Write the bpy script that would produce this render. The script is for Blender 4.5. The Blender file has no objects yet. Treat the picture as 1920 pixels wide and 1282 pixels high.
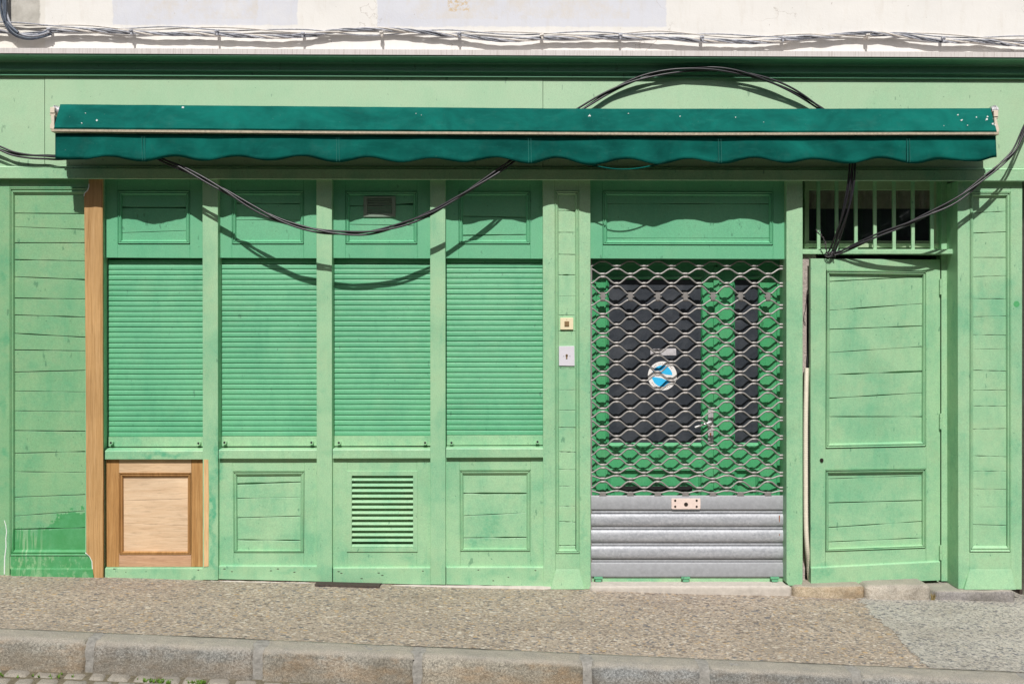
import bpy, bmesh, math, random
from math import radians, sin, cos, pi
from mathutils import Vector, noise
random.seed(7)
S = bpy.context.scene
C = S.collection

# ---------------------------------------------------------------- camera, sky, sun, exposure
CZ, D, F, CX, CYP = 1.533, 6.4, 1920.0, 960.0, 641.0
cam = bpy.data.cameras.new("camera"); camo = bpy.data.objects.new("camera", cam); C.objects.link(camo)
camo.location = (0, -D, CZ); camo.rotation_euler = (radians(90), 0, 0)
cam.lens = 36; cam.sensor_width = 36; cam.clip_end = 500; cam.clip_start = .05
S.camera = camo
SUN_EL, SUN_AZ = 49.0, 1.6           # azimuth: degrees left of straight in front of the wall
w = bpy.data.worlds.new("World"); S.world = w; w.use_nodes = True
nt = w.node_tree; bg = nt.nodes['Background']
sky = nt.nodes.new('ShaderNodeTexSky'); sky.sky_type = 'NISHITA'; sky.sun_disc = False
sky.sun_elevation = radians(SUN_EL); sky.sun_rotation = radians(180 + SUN_AZ)
sky.air_density = 1.0; sky.dust_density = 2.5
nt.links.new(sky.outputs[0], bg.inputs[0]); bg.inputs[1].default_value = 0.058
sun = bpy.data.lights.new("sun", 'SUN'); suno = bpy.data.objects.new("sun", sun); C.objects.link(suno)
sun.energy = 4.25; sun.angle = radians(.55); sun.color = (1, .968, .925)
sd = Vector((-sin(radians(SUN_AZ))*cos(radians(SUN_EL)), -cos(radians(SUN_AZ))*cos(radians(SUN_EL)), sin(radians(SUN_EL))))
suno.rotation_euler = sd.to_track_quat('Z', 'Y').to_euler(); suno.location = (-2, -8, 9)
S.view_settings.view_transform = 'Standard'; S.view_settings.look = 'None'
S.view_settings.exposure = 0.1; S.view_settings.gamma = 1
S.render.engine = 'CYCLES'

# ---------------------------------------------------------------- helpers
def W(px, py, y=0.0):
    s = (D + y) / F
    return ((px - CX) * s, y, CZ + (CYP - py) * s)
def X(px, y=0.0): return (px - CX) * (D + y) / F
def dep(y, px): return y(px) if callable(y) else y
def lerp(a, b, t): return a + (b - a) * t
def itp(tab, x):
    if x <= tab[0][0]: return tab[0][1]
    for (a, b), (c, d) in zip(tab, tab[1:]):
        if x <= c: return lerp(b, d, (x - a) / (c - a))
    return tab[-1][1]
def gz(x, y):                       # height of the pavement
    v = min(max(-y / 1.15, 0), 1)
    return CZ - lerp(1.535 + .0245 * x, 1.579 + .0432 * x, v)

class M:
    def __init__(s): s.v = []; s.f = []
    def add(s, vs, fs):
        b = len(s.v); s.v += [tuple(v) for v in vs]; s.f += [[i + b for i in f] for f in fs]
    def prism(s, pts, y=0.0, t=.02):
        fr = [W(p[0], p[1], dep(y, p[0])) for p in pts]; n = len(fr)
        bk = [(a, b + t, c) for a, b, c in fr]
        s.add(fr + bk, [list(range(n)), list(range(2*n-1, n-1, -1))] + [[i, i+n, (i+1) % n + n, (i+1) % n] for i in range(n)])
    def rect(s, x0, y0, x1, y1, y=0.0, t=.02): s.prism(R(x0, y0, x1, y1), y, t)
    def box(s, x0, x1, y0, y1, z0, z1):
        s.add([(x0,y0,z0),(x1,y0,z0),(x1,y1,z0),(x0,y1,z0),(x0,y0,z1),(x1,y0,z1),(x1,y1,z1),(x0,y1,z1)],
              [[0,1,5,4],[1,2,6,5],[2,3,7,6],[3,0,4,7],[4,5,6,7],[3,2,1,0]])
    def loops(s, Ls, close=True):   # list of equal-length world loops, bridged
        n = len(Ls[0]); vs = [p for L in Ls for p in L]; fs = []
        for k in range(len(Ls)-1):
            for i in range(n if close else n-1):
                j = (i+1) % n
                fs.append([k*n+i, k*n+j, (k+1)*n+j, (k+1)*n+i])
        s.add(vs, fs)
    def frame(s, q0, q1, prof, y=0.0, mg=.30):   # moulding bars round a panel, mitred corners with hairline joints
        for i in range(4):
            j = (i+1) % 4; Ls = []
            ex, ey = q0[j][0]-q0[i][0], q0[j][1]-q0[i][1]; el = math.hypot(ex, ey); ex, ey = ex/el*mg, ey/el*mg
            for t, o in prof:
                ax, ay = lerp(q0[i][0], q1[i][0], t)+ex, lerp(q0[i][1], q1[i][1], t)+ey
                bx, by = lerp(q0[j][0], q1[j][0], t)-ex, lerp(q0[j][1], q1[j][1], t)-ey
                Ls.append([W(ax, ay, dep(y, ax)+o), W(bx, by, dep(y, bx)+o)])
            s.loops(Ls, close=False)
    def tube(s, P, r, k=7, caps=True):
        P = [Vector(p) for p in P]; Ls = []; up = Vector((0, -1, .01)).normalized()
        for i, p in enumerate(P):
            t = (P[min(i+1, len(P)-1)] - P[max(i-1, 0)]).normalized()
            a = up - t * up.dot(t)
            if a.length < 1e-4: a = Vector((1, 0, 0)) - t * t.x
            a.normalize(); up = a; b = t.cross(a)
            rr = r(i / max(1, len(P)-1)) if callable(r) else r
            Ls.append([tuple(p + a*cos(2*pi*j/k)*rr + b*sin(2*pi*j/k)*rr) for j in range(k)])
        base = len(s.v); s.loops(Ls)
        if caps:
            s.f.append([base+i for i in range(k)][::-1]); s.f.append([base+(len(Ls)-1)*k+i for i in range(k)])
    def cyl(s, c, r, h, k=14, axis='y', r2=None):
        c = Vector(c); r2 = r if r2 is None else r2
        A = {'y': (Vector((1,0,0)), Vector((0,0,1)), Vector((0,-1,0))), 'x': (Vector((0,1,0)), Vector((0,0,1)), Vector((1,0,0))), 'z': (Vector((1,0,0)), Vector((0,1,0)), Vector((0,0,1)))}[axis]
        L1 = [tuple(c + A[0]*cos(2*pi*i/k)*r + A[1]*sin(2*pi*i/k)*r) for i in range(k)]
        L2 = [tuple(c + A[2]*h + A[0]*cos(2*pi*i/k)*r2 + A[1]*sin(2*pi*i/k)*r2) for i in range(k)]
        b = len(s.v); s.loops([L1, L2]); s.f.append([b+i for i in range(k)]); s.f.append([b+k+i for i in range(k)][::-1])
    def blob(s, c, r, n=7, seed=0, th=None):       # lumpy flattened ball
        rx, ry, rz = r; Ls = []
        for a in range(1, n):
            th_ = pi*a/n
            L = []
            for j in range(2*n):
                ph = pi*j/n
                d = Vector((sin(th_)*cos(ph), sin(th_)*sin(ph), cos(th_)))
                m = 1 + .25*noise.noise(d*1.7 + Vector((seed, 0, 0)))
                L.append((c[0]+d.x*rx*m, c[1]+d.y*ry*m, c[2]+d.z*rz*m))
            Ls.append(L)
        b = len(s.v); s.loops(Ls); k = 2*n
        s.f.append([b+i for i in range(k)]); s.f.append([b+(n-2)*k+i for i in range(k)][::-1])
    def build(s, name, mat, parent=None, bevel=0, smooth=False, loc=None, label=None):
        me = bpy.data.meshes.new(name)
        if loc is None:
            if parent is not None: loc = None
            else:
                xs = [v[0] for v in s.v]; ys = [v[1] for v in s.v]; zs = [v[2] for v in s.v]
                loc = ((min(xs)+max(xs))/2, (min(ys)+max(ys))/2, min(zs))
        o = bpy.data.objects.new(name, me); C.objects.link(o)
        if parent is not None:
            o.parent = parent; off = wloc(parent)
        else:
            off = Vector(loc); o.location = off
        me.from_pydata([(v[0]-off[0], v[1]-off[1], v[2]-off[2]) for v in s.v], [], s.f)
        bm = bmesh.new(); bm.from_mesh(me); bmesh.ops.recalc_face_normals(bm, faces=bm.faces); bm.to_mesh(me); bm.free()
        if smooth:
            for p in me.polygons: p.use_smooth = True
            if smooth != 'all':
                try: me.set_sharp_from_angle(angle=radians(40))
                except Exception: pass
        me.materials.append(mat)
        if bevel:
            b = o.modifiers.new('bevel', 'BEVEL'); b.width = bevel; b.segments = 1; b.limit_method = 'ANGLE'; b.angle_limit = radians(35)
        if label: o['label'] = label
        return o
def wloc(o):
    l = Vector(o.location)
    while o.parent is not None: o = o.parent; l = l + Vector(o.location)
    return l
def R(x0, y0, x1, y1): return [(x0, y0), (x1, y0), (x1, y1), (x0, y1)]
def thing(name, label, cat, loc, group=None):
    o = bpy.data.objects.new(name, None); C.objects.link(o); o.location = loc; o.empty_display_size = .1
    o['label'] = label; o['category'] = cat
    if group: o['group'] = group
    return o
def tag(o, label=None, cat=None, group=None, kind=None):
    for k, v in (('label', label), ('category', cat), ('group', group), ('kind', kind)):
        if v: o[k] = v
    return o
def crom(P, n=10):
    out = []; P = [Vector(p) for p in P]; Q = [P[0]*2-P[1]] + P + [P[-1]*2-P[-2]]
    for i in range(1, len(Q)-2):
        a, b, c, d = Q[i-1:i+3]
        for k in range(n):
            t = k/n
            out.append(.5*((2*b)+(c-a)*t+(2*a-5*b+4*c-d)*t*t+(3*b-a-3*c+d)*t**3))
    out.append(P[-1]); return out

# ---------------------------------------------------------------- materials
def mat(name):
    m = bpy.data.materials.new(name); m.use_nodes = True; t = m.node_tree
    return m, t, t.nodes['Principled BSDF']
def N(t, kind, **kw):
    n = t.nodes.new(kind)
    for k, v in kw.items():
        if k.startswith('i_'):
            key = k[2:]; key = int(key) if key.isdigit() else key.replace('_', ' ')
            n.inputs[key].default_value = v
        else: setattr(n, k, v)
    return n
def L(t, a, b): t.links.new(a, b)
def pos(t, scale=(1, 1, 1), off=(0, 0, 0)):
    g = N(t, 'ShaderNodeNewGeometry'); m = N(t, 'ShaderNodeMapping'); m.inputs['Scale'].default_value = scale; m.inputs['Location'].default_value = off
    L(t, g.outputs['Position'], m.inputs['Vector']); return m.outputs[0]
def nz(t, vec, scale, detail=4, rough=.55, dist=0):
    n = N(t, 'ShaderNodeTexNoise'); n.inputs['Scale'].default_value = scale; n.inputs['Detail'].default_value = detail
    n.inputs['Roughness'].default_value = rough; n.inputs['Distortion'].default_value = dist
    L(t, vec, n.inputs['Vector']); return n.outputs['Fac']
def rmp(t, fac, a, b, lo=0., hi=1.):
    n = N(t, 'ShaderNodeMapRange'); n.inputs[1].default_value = a; n.inputs[2].default_value = b; n.inputs[3].default_value = lo; n.inputs[4].default_value = hi
    L(t, fac, n.inputs[0]); return n.outputs[0]
def mth(t, op, a, b=None, clamp=False):
    n = N(t, 'ShaderNodeMath', operation=op); n.use_clamp = clamp
    for i, v in enumerate((a, b)):
        if v is None: continue
        if isinstance(v, (int, float)): n.inputs[i].default_value = v
        else: L(t, v, n.inputs[i])
    return n.outputs[0]
def mix(t, f, a, b, mode='MIX'):
    n = N(t, 'ShaderNodeMix', data_type='RGBA', blend_type=mode)
    for i, v in ((0, f), (6, a), (7, b)):
        if isinstance(v, (int, float)): n.inputs[i].default_value = v
        elif isinstance(v, (tuple, list)): n.inputs[i].default_value = (*v[:3], 1)
        else: L(t, v, n.inputs[i])
    return n.outputs[2]
def bump(t, p, h, strength=.3, dist=.002):
    b = N(t, 'ShaderNodeBump'); b.inputs['Strength'].default_value = strength; b.inputs['Distance'].default_value = dist
    L(t, h, b.inputs['Height']); L(t, b.outputs[0], p.inputs['Normal'])

def spots(t, vec, lst):      # worn patches with a place of their own: (px, py, rx, ry, strength)
    out = None
    for px, py, rx, ry, st in lst:
        x, _, z = W(px, py, 0)
        m = N(t, 'ShaderNodeMapping', vector_type='POINT')
        sx, sz = 300/rx, 300/ry
        m.inputs['Scale'].default_value = (sx, 0, sz); m.inputs['Location'].default_value = (-x*sx, 0, -z*sz)
        L(t, vec, m.inputs['Vector'])
        l = N(t, 'ShaderNodeVectorMath', operation='LENGTH'); L(t, m.outputs[0], l.inputs[0])
        v = rmp(t, l.outputs['Value'], 1.05, .25, 0, st)
        out = v if out is None else mth(t, 'MAXIMUM', out, v)
    return out

def paint(name, pale, sat, amount=.5, patches=(), dirt=.12, rough=.52, fine=.08, seed=0, grain=(6, 1, 22)):
    m, t, p = mat(name)
    v = pos(t, off=(seed, 0, 0)); g = pos(t)
    warpn = N(t, 'ShaderNodeTexNoise'); warpn.inputs['Scale'].default_value = 9; warpn.inputs['Detail'].default_value = 5; L(t, g, warpn.inputs['Vector'])
    wv = N(t, 'ShaderNodeVectorMath', operation='MULTIPLY_ADD'); L(t, warpn.outputs['Color'], wv.inputs[0]); wv.inputs[1].default_value = (.16,)*3
    sub = N(t, 'ShaderNodeVectorMath', operation='SUBTRACT'); L(t, g, sub.inputs[0]); sub.inputs[1].default_value = (.08,)*3
    L(t, sub.outputs[0], wv.inputs[2])
    big = nz(t, v, 2.1, 6, .6, .4); mid = nz(t, v, 14, 5, .65)
    st_ = nz(t, pos(t, (1, 1, .22), (seed*2, 0, 0)), 17, 5, .7, .3)
    f = mth(t, 'ADD', rmp(t, big, .44, .66, 0, .75), mth(t, 'ADD', rmp(t, mid, .48, .68, 0, .35), rmp(t, st_, .52, .72, 0, .4)), True)
    f = mth(t, 'MULTIPLY', f, amount)
    if patches:
        s_ = spots(t, wv.outputs[0], patches)
        s_ = mth(t, 'MULTIPLY', s_, rmp(t, nz(t, v, 30, 4, .7), .3, .62, .35, 1))
        f = mth(t, 'MAXIMUM', f, s_)
    col = mix(t, f, pale, sat)
    # dust and grime: warm, blotchy
    d = rmp(t, nz(t, v, 5.5, 6, .7), .5, .8, 0, dirt*2)
    col = mix(t, d, col, (.42, .44, .25))
    sp = rmp(t, nz(t, v, 160, 2, .6), .3, .7, 1-fine*1.5, 1+fine*1.5)
    gr = nz(t, pos(t, grain, (seed, 0, 0)), 14, 5, .65)
    sp = mth(t, 'MULTIPLY', sp, rmp(t, gr, .25, .75, 1-fine*.7, 1+fine*.7))
    cb = N(t, 'ShaderNodeCombineXYZ')
    for i in range(3): L(t, sp, cb.inputs[i])
    col = mix(t, 1.0, col, cb.outputs[0], 'MULTIPLY')
    # small chips of older dark paint
    ch = mth(t, 'MAXIMUM', rmp(t, nz(t, v, 55, 3, .5), .715, .745, 0, .7), mth(t, 'MULTIPLY', rmp(t, nz(t, pos(t, (1, 1, .4), (seed, 4, 0)), 24, 3, .55), .69, .72), .55))
    col = mix(t, ch, col, tuple(c*.45 for c in sat))
    L(t, col, p.inputs['Base Color'])
    L(t, rmp(t, mid, .3, .7, rough-.06, rough+.08), p.inputs['Roughness'])
    p.inputs['Specular IOR Level'].default_value = 1.0
    h = mth(t, 'ADD', mth(t, 'MULTIPLY', nz(t, v, 90, 3), .5), gr)
    bump(t, p, h, .35, .0016)
    return m

def wood(name, a, b, c, grain=(40, 1, 1.6), seed=0, rough=.55, waves=0):
    m, t, p = mat(name)
    v = pos(t, grain, (seed, seed*.7, seed*.3))
    w1 = nz(t, v, 1.4, 6, .65, .6); w2 = nz(t, v, 5.5, 4, .7)
    f = mth(t, 'ADD', mth(t, 'MULTIPLY', w1, .65), mth(t, 'MULTIPLY', w2, .35))
    r = N(t, 'ShaderNodeValToRGB'); L(t, f, r.inputs[0])
    e = r.color_ramp.elements; e[0].position = .33; e[0].color = (*a, 1); e[1].position = .66; e[1].color = (*c, 1)
    k = e.new(.5); k.color = (*b, 1)
    col = r.outputs[0]
    big = rmp(t, nz(t, pos(t, off=(seed, 0, 0)), 2.6, 3), .3, .7, .88, 1.12)
    cb = N(t, 'ShaderNodeCombineXYZ')
    for i in range(3): L(t, big, cb.inputs[i])
    col = mix(t, 1., col, cb.outputs[0], 'MULTIPLY')
    ln = rmp(t, nz(t, pos(t, tuple(g*3 for g in grain), (seed+3, 0, 0)), 2.2, 4, .7), .52, .72, 0, .5)
    col = mix(t, ln, col, tuple(x*.5 for x in a))
    L(t, col, p.inputs['Base Color']); p.inputs['Roughness'].default_value = rough
    p.inputs['Specular IOR Level'].default_value = .3
    bump(t, p, w2, .3, .0012); return m

def plain(name, col, rough=.5, metal=0., vary=.12, scale=60, spec=.5, bumpy=.15, bd=.001):
    m, t, p = mat(name); v = pos(t)
    f = rmp(t, nz(t, v, scale, 5, .65), .25, .75, 1-vary, 1+vary)
    cb = N(t, 'ShaderNodeCombineXYZ')
    for i in range(3): L(t, f, cb.inputs[i])
    L(t, mix(t, 1., col, cb.outputs[0], 'MULTIPLY'), p.inputs['Base Color'])
    p.inputs['Roughness'].default_value = rough; p.inputs['Metallic'].default_value = metal
    p.inputs['Specular IOR Level'].default_value = spec
    if bumpy: bump(t, p, nz(t, v, scale*1.7, 3), bumpy, bd)
    return m

PALE = (.325, .56, .325); SAT = (.07, .37, .20)
M_fascia = paint('painted_fascia', (.385, .58, .365), (.23, .50, .28), .4, dirt=.1, rough=.5, fine=.06, seed=3)
M_paint = paint('green_joinery_paint', PALE, SAT, .6, [
    (505, 940, 42, 42, .5), (480, 985, 30, 25, .35), (915, 990, 48, 55, .75), (885, 1015, 22, 28, .7), (960, 975, 25, 20, .4),
    (690, 1080, 90, 14, .35), (930, 1075, 70, 16, .45), (405, 860, 12, 120, .85), (300, 852, 75, 9, 1.), (230, 848, 30, 8, .6), (397, 960, 8, 125, 1.1), (403, 1050, 10, 60, .9), (585, 500, 14, 60, .5), (1060, 740, 20, 30, .3), (1000, 1080, 18, 12, .6), (545, 1075, 40, 8, .5), (448, 1000, 12, 30, .4), (770, 1050, 30, 12, .5), (1555, 700, 12, 40, .4), (1750, 900, 9, 80, .4), (1490, 900, 8, 90, .4), (1095, 1000, 8, 70, .5), (620, 850, 30, 8, .4),
    (1535, 1010, 26, 60, .6), (1545, 1075, 40, 18, .7), (1690, 965, 55, 30, .5), (1670, 1040, 60, 12, .5), (1640, 680, 60, 14, .4), (1640, 755, 70, 20, .3),
    (1850, 885, 30, 14, .6), (1850, 985, 35, 35, .35), (1900, 840, 22, 40, .5), (1806, 700, 9, 10, .6), (1068, 1070, 35, 25, .3),
    (1095, 850, 15, 40, .4), (818, 980, 18, 100, .3)], dirt=.13)
M_upper = paint('green_upper_shade_paint', (.125, .44, .235), (.045, .34, .17), .5, dirt=.05, seed=5)  # greener paint of the upper panels, saturation also pushed for awning shade
M_shut = paint('roller_shutter_paint', (.115, .44, .225), (.035, .30, .145), .55, dirt=.05, fine=.05, seed=9, grain=(3, 1, 40))
M_inner = paint('inner_door_paint', (.060, .36, .15), (.025, .27, .085), .6, dirt=.06, seed=13, rough=.4)
M_left = paint('left_pilaster_paint', (.215, .43, .215), (.07, .34, .165), .75, [
    (5, 520, 14, 30, .8), (6, 640, 14, 36, .9), (4, 760, 12, 40, .8), (8, 850, 10, 16, .8), (8, 905, 10, 12, .9), (15, 1000, 30, 70, .5),
    (90, 820, 50, 30, .5), (60, 870, 26, 22, .7), (120, 940, 40, 40, .5), (110, 600, 50, 60, .3), (70, 450, 40, 60, .25)], dirt=.16, seed=17)
# freshly painted bottom of the left pilaster panel: a ragged, darker coat
def fresh_paint():
    m = M_left.copy(); m.name = 'left_pilaster_fresh_coat'; t = m.node_tree; p = t.nodes['Principled BSDF']
    old = p.inputs['Base Color'].links[0].from_socket
    g = pos(t); s = N(t, 'ShaderNodeSeparateXYZ'); L(t, g, s.inputs[0])
    # boundary: flat then climbing to the right
    zb = mth(t, 'MAXIMUM', mth(t, 'ADD', mth(t, 'MULTIPLY', s.outputs[0], .0), W(0, 990)[2]),
             mth(t, 'MINIMUM', mth(t, 'ADD', mth(t, 'MULTIPLY', mth(t, 'SUBTRACT', s.outputs[0], X(88)), .75), W(0, 985)[2]), W(0, 957)[2]))
    ns = nz(t, pos(t, (1, 1, 1)), 26, 4, .6)
    zb = mth(t, 'ADD', zb, mth(t, 'ADD', rmp(t, ns, .3, .7, -.045, .045), rmp(t, nz(t, pos(t, (1, 1, .3)), 90, 3, .6), .3, .7, -.02, .02)))
    f = rmp(t, mth(t, 'SUBTRACT', zb, s.outputs[2]), 0, .006, 0, 1)
    streak = rmp(t, nz(t, pos(t, (34, 1, 2.2)), 1.6, 3, .5), .50, .56, 0, 1)
    lowx = rmp(t, s.outputs[0], X(95), X(55), 0, 1)
    wear = rmp(t, nz(t, pos(t, (1, 1, .55)), 34, 4, .7), .52, .6, 1, .2)
    f = mth(t, 'MULTIPLY', f, mth(t, 'SUBTRACT', 1., mth(t, 'MULTIPLY', streak, lowx)))
    low = rmp(t, s.outputs[2], W(0, 1046)[2], W(0, 1040)[2], 1, 0)
    f = mth(t, 'MULTIPLY', f, mth(t, 'MAXIMUM', mth(t, 'SUBTRACT', 1., low), wear))
    f = mth(t, 'MULTIPLY', f, .92)
    L(t, mix(t, f, old, mix(t, rmp(t, nz(t, g, 16, 5, .7), .4, .65), (.030, .27, .075), (.055, .32, .115))), p.inputs['Base Color'])
    return m
M_fresh = fresh_paint()
M_corn = paint('shade_darkened_cornice_paint', (.085, .30, .16), (.06, .26, .13), .4, dirt=.02, seed=31)  # base green darkened to paint in the shade under the flashing
M_green_dark = paint('recess_green_paint', (.12, .40, .22), (.07, .33, .17), .4, dirt=.03, seed=21)
M_awn, t_, p_ = mat('awning_canvas')
v_ = pos(t_)
f_ = nz(t_, pos(t_, (1, 1, 1)), 3.2, 6, .65, .5)
c_ = mix(t_, rmp(t_, f_, .35, .68), (.001, .075, .062), (.003, .140, .112))
strk = rmp(t_, nz(t_, pos(t_, (3, 1, 14)), 3, 5, .7), .55, .75, 0, .4)
c_ = mix(t_, strk, c_, (.015, .17, .14))
dirtn = rmp(t_, nz(t_, v_, 75, 3, .6), .70, .76, 0, .55); c_ = mix(t_, dirtn, c_, (.12, .22, .19))
mot = rmp(t_, nz(t_, v_, 11, 5, .7), .55, .8, 0, .35); c_ = mix(t_, mot, c_, (.03, .12, .10))
L(t_, c_, p_.inputs['Base Color']); p_.inputs['Roughness'].default_value = .9; p_.inputs['Specular IOR Level'].default_value = .12
wr = N(t_, 'ShaderNodeTexWave'); wr.wave_type = 'BANDS'; wr.bands_direction = 'DIAGONAL'; wr.inputs['Scale'].default_value = 1.9; wr.inputs['Distortion'].default_value = 9; wr.inputs['Detail'].default_value = 3; wr.inputs['Detail Scale'].default_value = .7
L(t_, v_, wr.inputs['Vector'])
hh = mth(t_, 'ADD', mth(t_, 'MULTIPLY', wr.outputs['Fac'], 1.0), mth(t_, 'MULTIPLY', nz(t_, v_, 260, 2), .08)); bump(t_, p_, hh, .85, .012)

M_wood_post = wood('new_timber_orange', (.33, .18, .065), (.49, .295, .125), (.60, .385, .19), (46, 1, 1.1), 1)
M_wood_stile = wood('bare_timber_brown', (.29, .145, .05), (.45, .245, .09), (.55, .33, .14), (32, 1, 1.3), 4)
M_wood_rail = wood('bare_timber_pale', (.52, .345, .20), (.63, .45, .28), (.70, .52, .34), (2, 1, 26), 6)
M_wood_low = wood('bare_timber_pinkish', (.40, .22, .13), (.54, .33, .20), (.62, .41, .27), (2.2, 1, 34), 8)
M_ply = wood('bare_plywood', (.56, .385, .235), (.66, .485, .32), (.72, .555, .385), (1.6, 1, 20), 11)
M_strip = wood('bare_wood_edge', (.55, .33, .15), (.66, .44, .22), (.70, .50, .28), (30, 1, 2), 15)
M_galv, t_, p_ = mat('galvanised_steel')
v_ = pos(t_)
vo = N(t_, 'ShaderNodeTexVoronoi'); vo.inputs['Scale'].default_value = 85; L(t_, v_, vo.inputs['Vector'])
sx_ = N(t_, 'ShaderNodeSeparateColor'); L(t_, vo.outputs['Color'], sx_.inputs[0])
f_ = mth(t_, 'ADD', mth(t_, 'MULTIPLY', sx_.outputs[0], .35), mth(t_, 'MULTIPLY', nz(t_, pos(t_, (1.2, 1, 9)), 4, 5, .7), .9))
c_ = mix(t_, rmp(t_, f_, .3, 1.0), (.29, .305, .335), (.50, .515, .55))
rust = rmp(t_, nz(t_, v_, 13, 5, .75), .68, .78, 0, .5); c_ = mix(t_, rust, c_, (.28, .20, .15))
L(t_, c_, p_.inputs['Base Color']); p_.inputs['Metallic'].default_value = .12; p_.inputs['Roughness'].default_value = .5
bump(t_, p_, nz(t_, v_, 70, 3), .15, .001)
M_galv2 = plain('dull_galvanised_steel', (.30, .31, .33), .55, .1, .16, 55)
M_mesh = plain('grille_steel', (.27, .255, .245), .5, .3, .22, 38)
M_black = plain('black_rubber', (.022, .020, .026), .42, 0, .3, 40, .6)
M_glass_dark = plain('dark_privacy_glass', (.022, .028, .038), .5, 0, .55, 240, .45, .5, .0008)
t_ = M_glass_dark.node_tree; p_ = t_.nodes['Principled BSDF']; o_ = p_.inputs['Base Color'].links[0].from_socket
L(t_, mix(t_, rmp(t_, nz(t_, pos(t_), 4.5, 6, .7, .5), .42, .75, 0, .8), o_, (.075, .082, .095)), p_.inputs['Base Color'])
M_white = plain('cream_metal', (.70, .62, .50), .4, 0, .15, 50)
M_bar = plain('cream_aluminium', (.44, .38, .28), .5, 0, .35, 60)
M_whitep = plain('white_plastic', (.66, .64, .70), .35, 0, .04, 40)
M_cream = plain('ivory_plastic', (.80, .70, .48), .35, 0, .04, 60)
M_brass = plain('brown_button', (.30, .20, .10), .4, .3, .3, 300)
M_dark = plain('dark_void', (.012, .012, .012), .9, 0, .1)
M_iron = plain('rusted_iron', (.085, .065, .055), .65, .3, .35, 60)
M_knob = plain('dark_lock', (.10, .085, .075), .35, .8, .3, 200)
M_alu = plain('aluminium', (.72, .71, .72), .32, .5, .1, 60)
M_plate = plain('painted_lock_plate', (.78, .64, .58), .45, 0, .1, 60)
M_spot = plain('white_paint_splash', (.75, .80, .78), .6, 0, .1)
M_thread = plain('pale_thread', (.03, .20, .17), .8, 0, .3, 200)
M_stick = plain('sticker_white', (.82, .80, .78), .45, 0, .05, 30)
M_blue = plain('sticker_light_blue', (.04, .50, .86), .45, 0, .05, 30)
M_blue2 = plain('sticker_blue', (.0, .24, .52), .45, 0, .05, 30)
M_ink = plain('sticker_ink', (.42, .36, .34), .6, 0, .2, 200)
M_conduit = plain('cream_conduit', (.78, .72, .60), .5, 0, .08, 50)
M_trim = plain('window_trim_green', (.36, .47, .30), .6, 0, .12, 50)
M_lou = plain('louvre_grey_green', (.20, .27, .21), .6, 0, .12, 50)
M_moss = plain('moss_green', (.10, .20, .02), .9, 0, .4, 120)
M_dry = plain('dry_weed', (.30, .23, .09), .9, 0, .3, 120)
M_sec = plain('concealed_wire', (.05, .04, .045), .5, 0, .3, 60)

def stucco(name, col, vary=.1, scale=24, bs=.5, bd=.004):
    return plain(name, col, .9, 0, vary, scale, .2, bs, bd)
M_stucco = stucco('rough_stucco', (.42, .36, .33), .35, 60, .9, .006)
M_concrete = stucco('pale_concrete', (.50, .46, .41), .15, 30)

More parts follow.
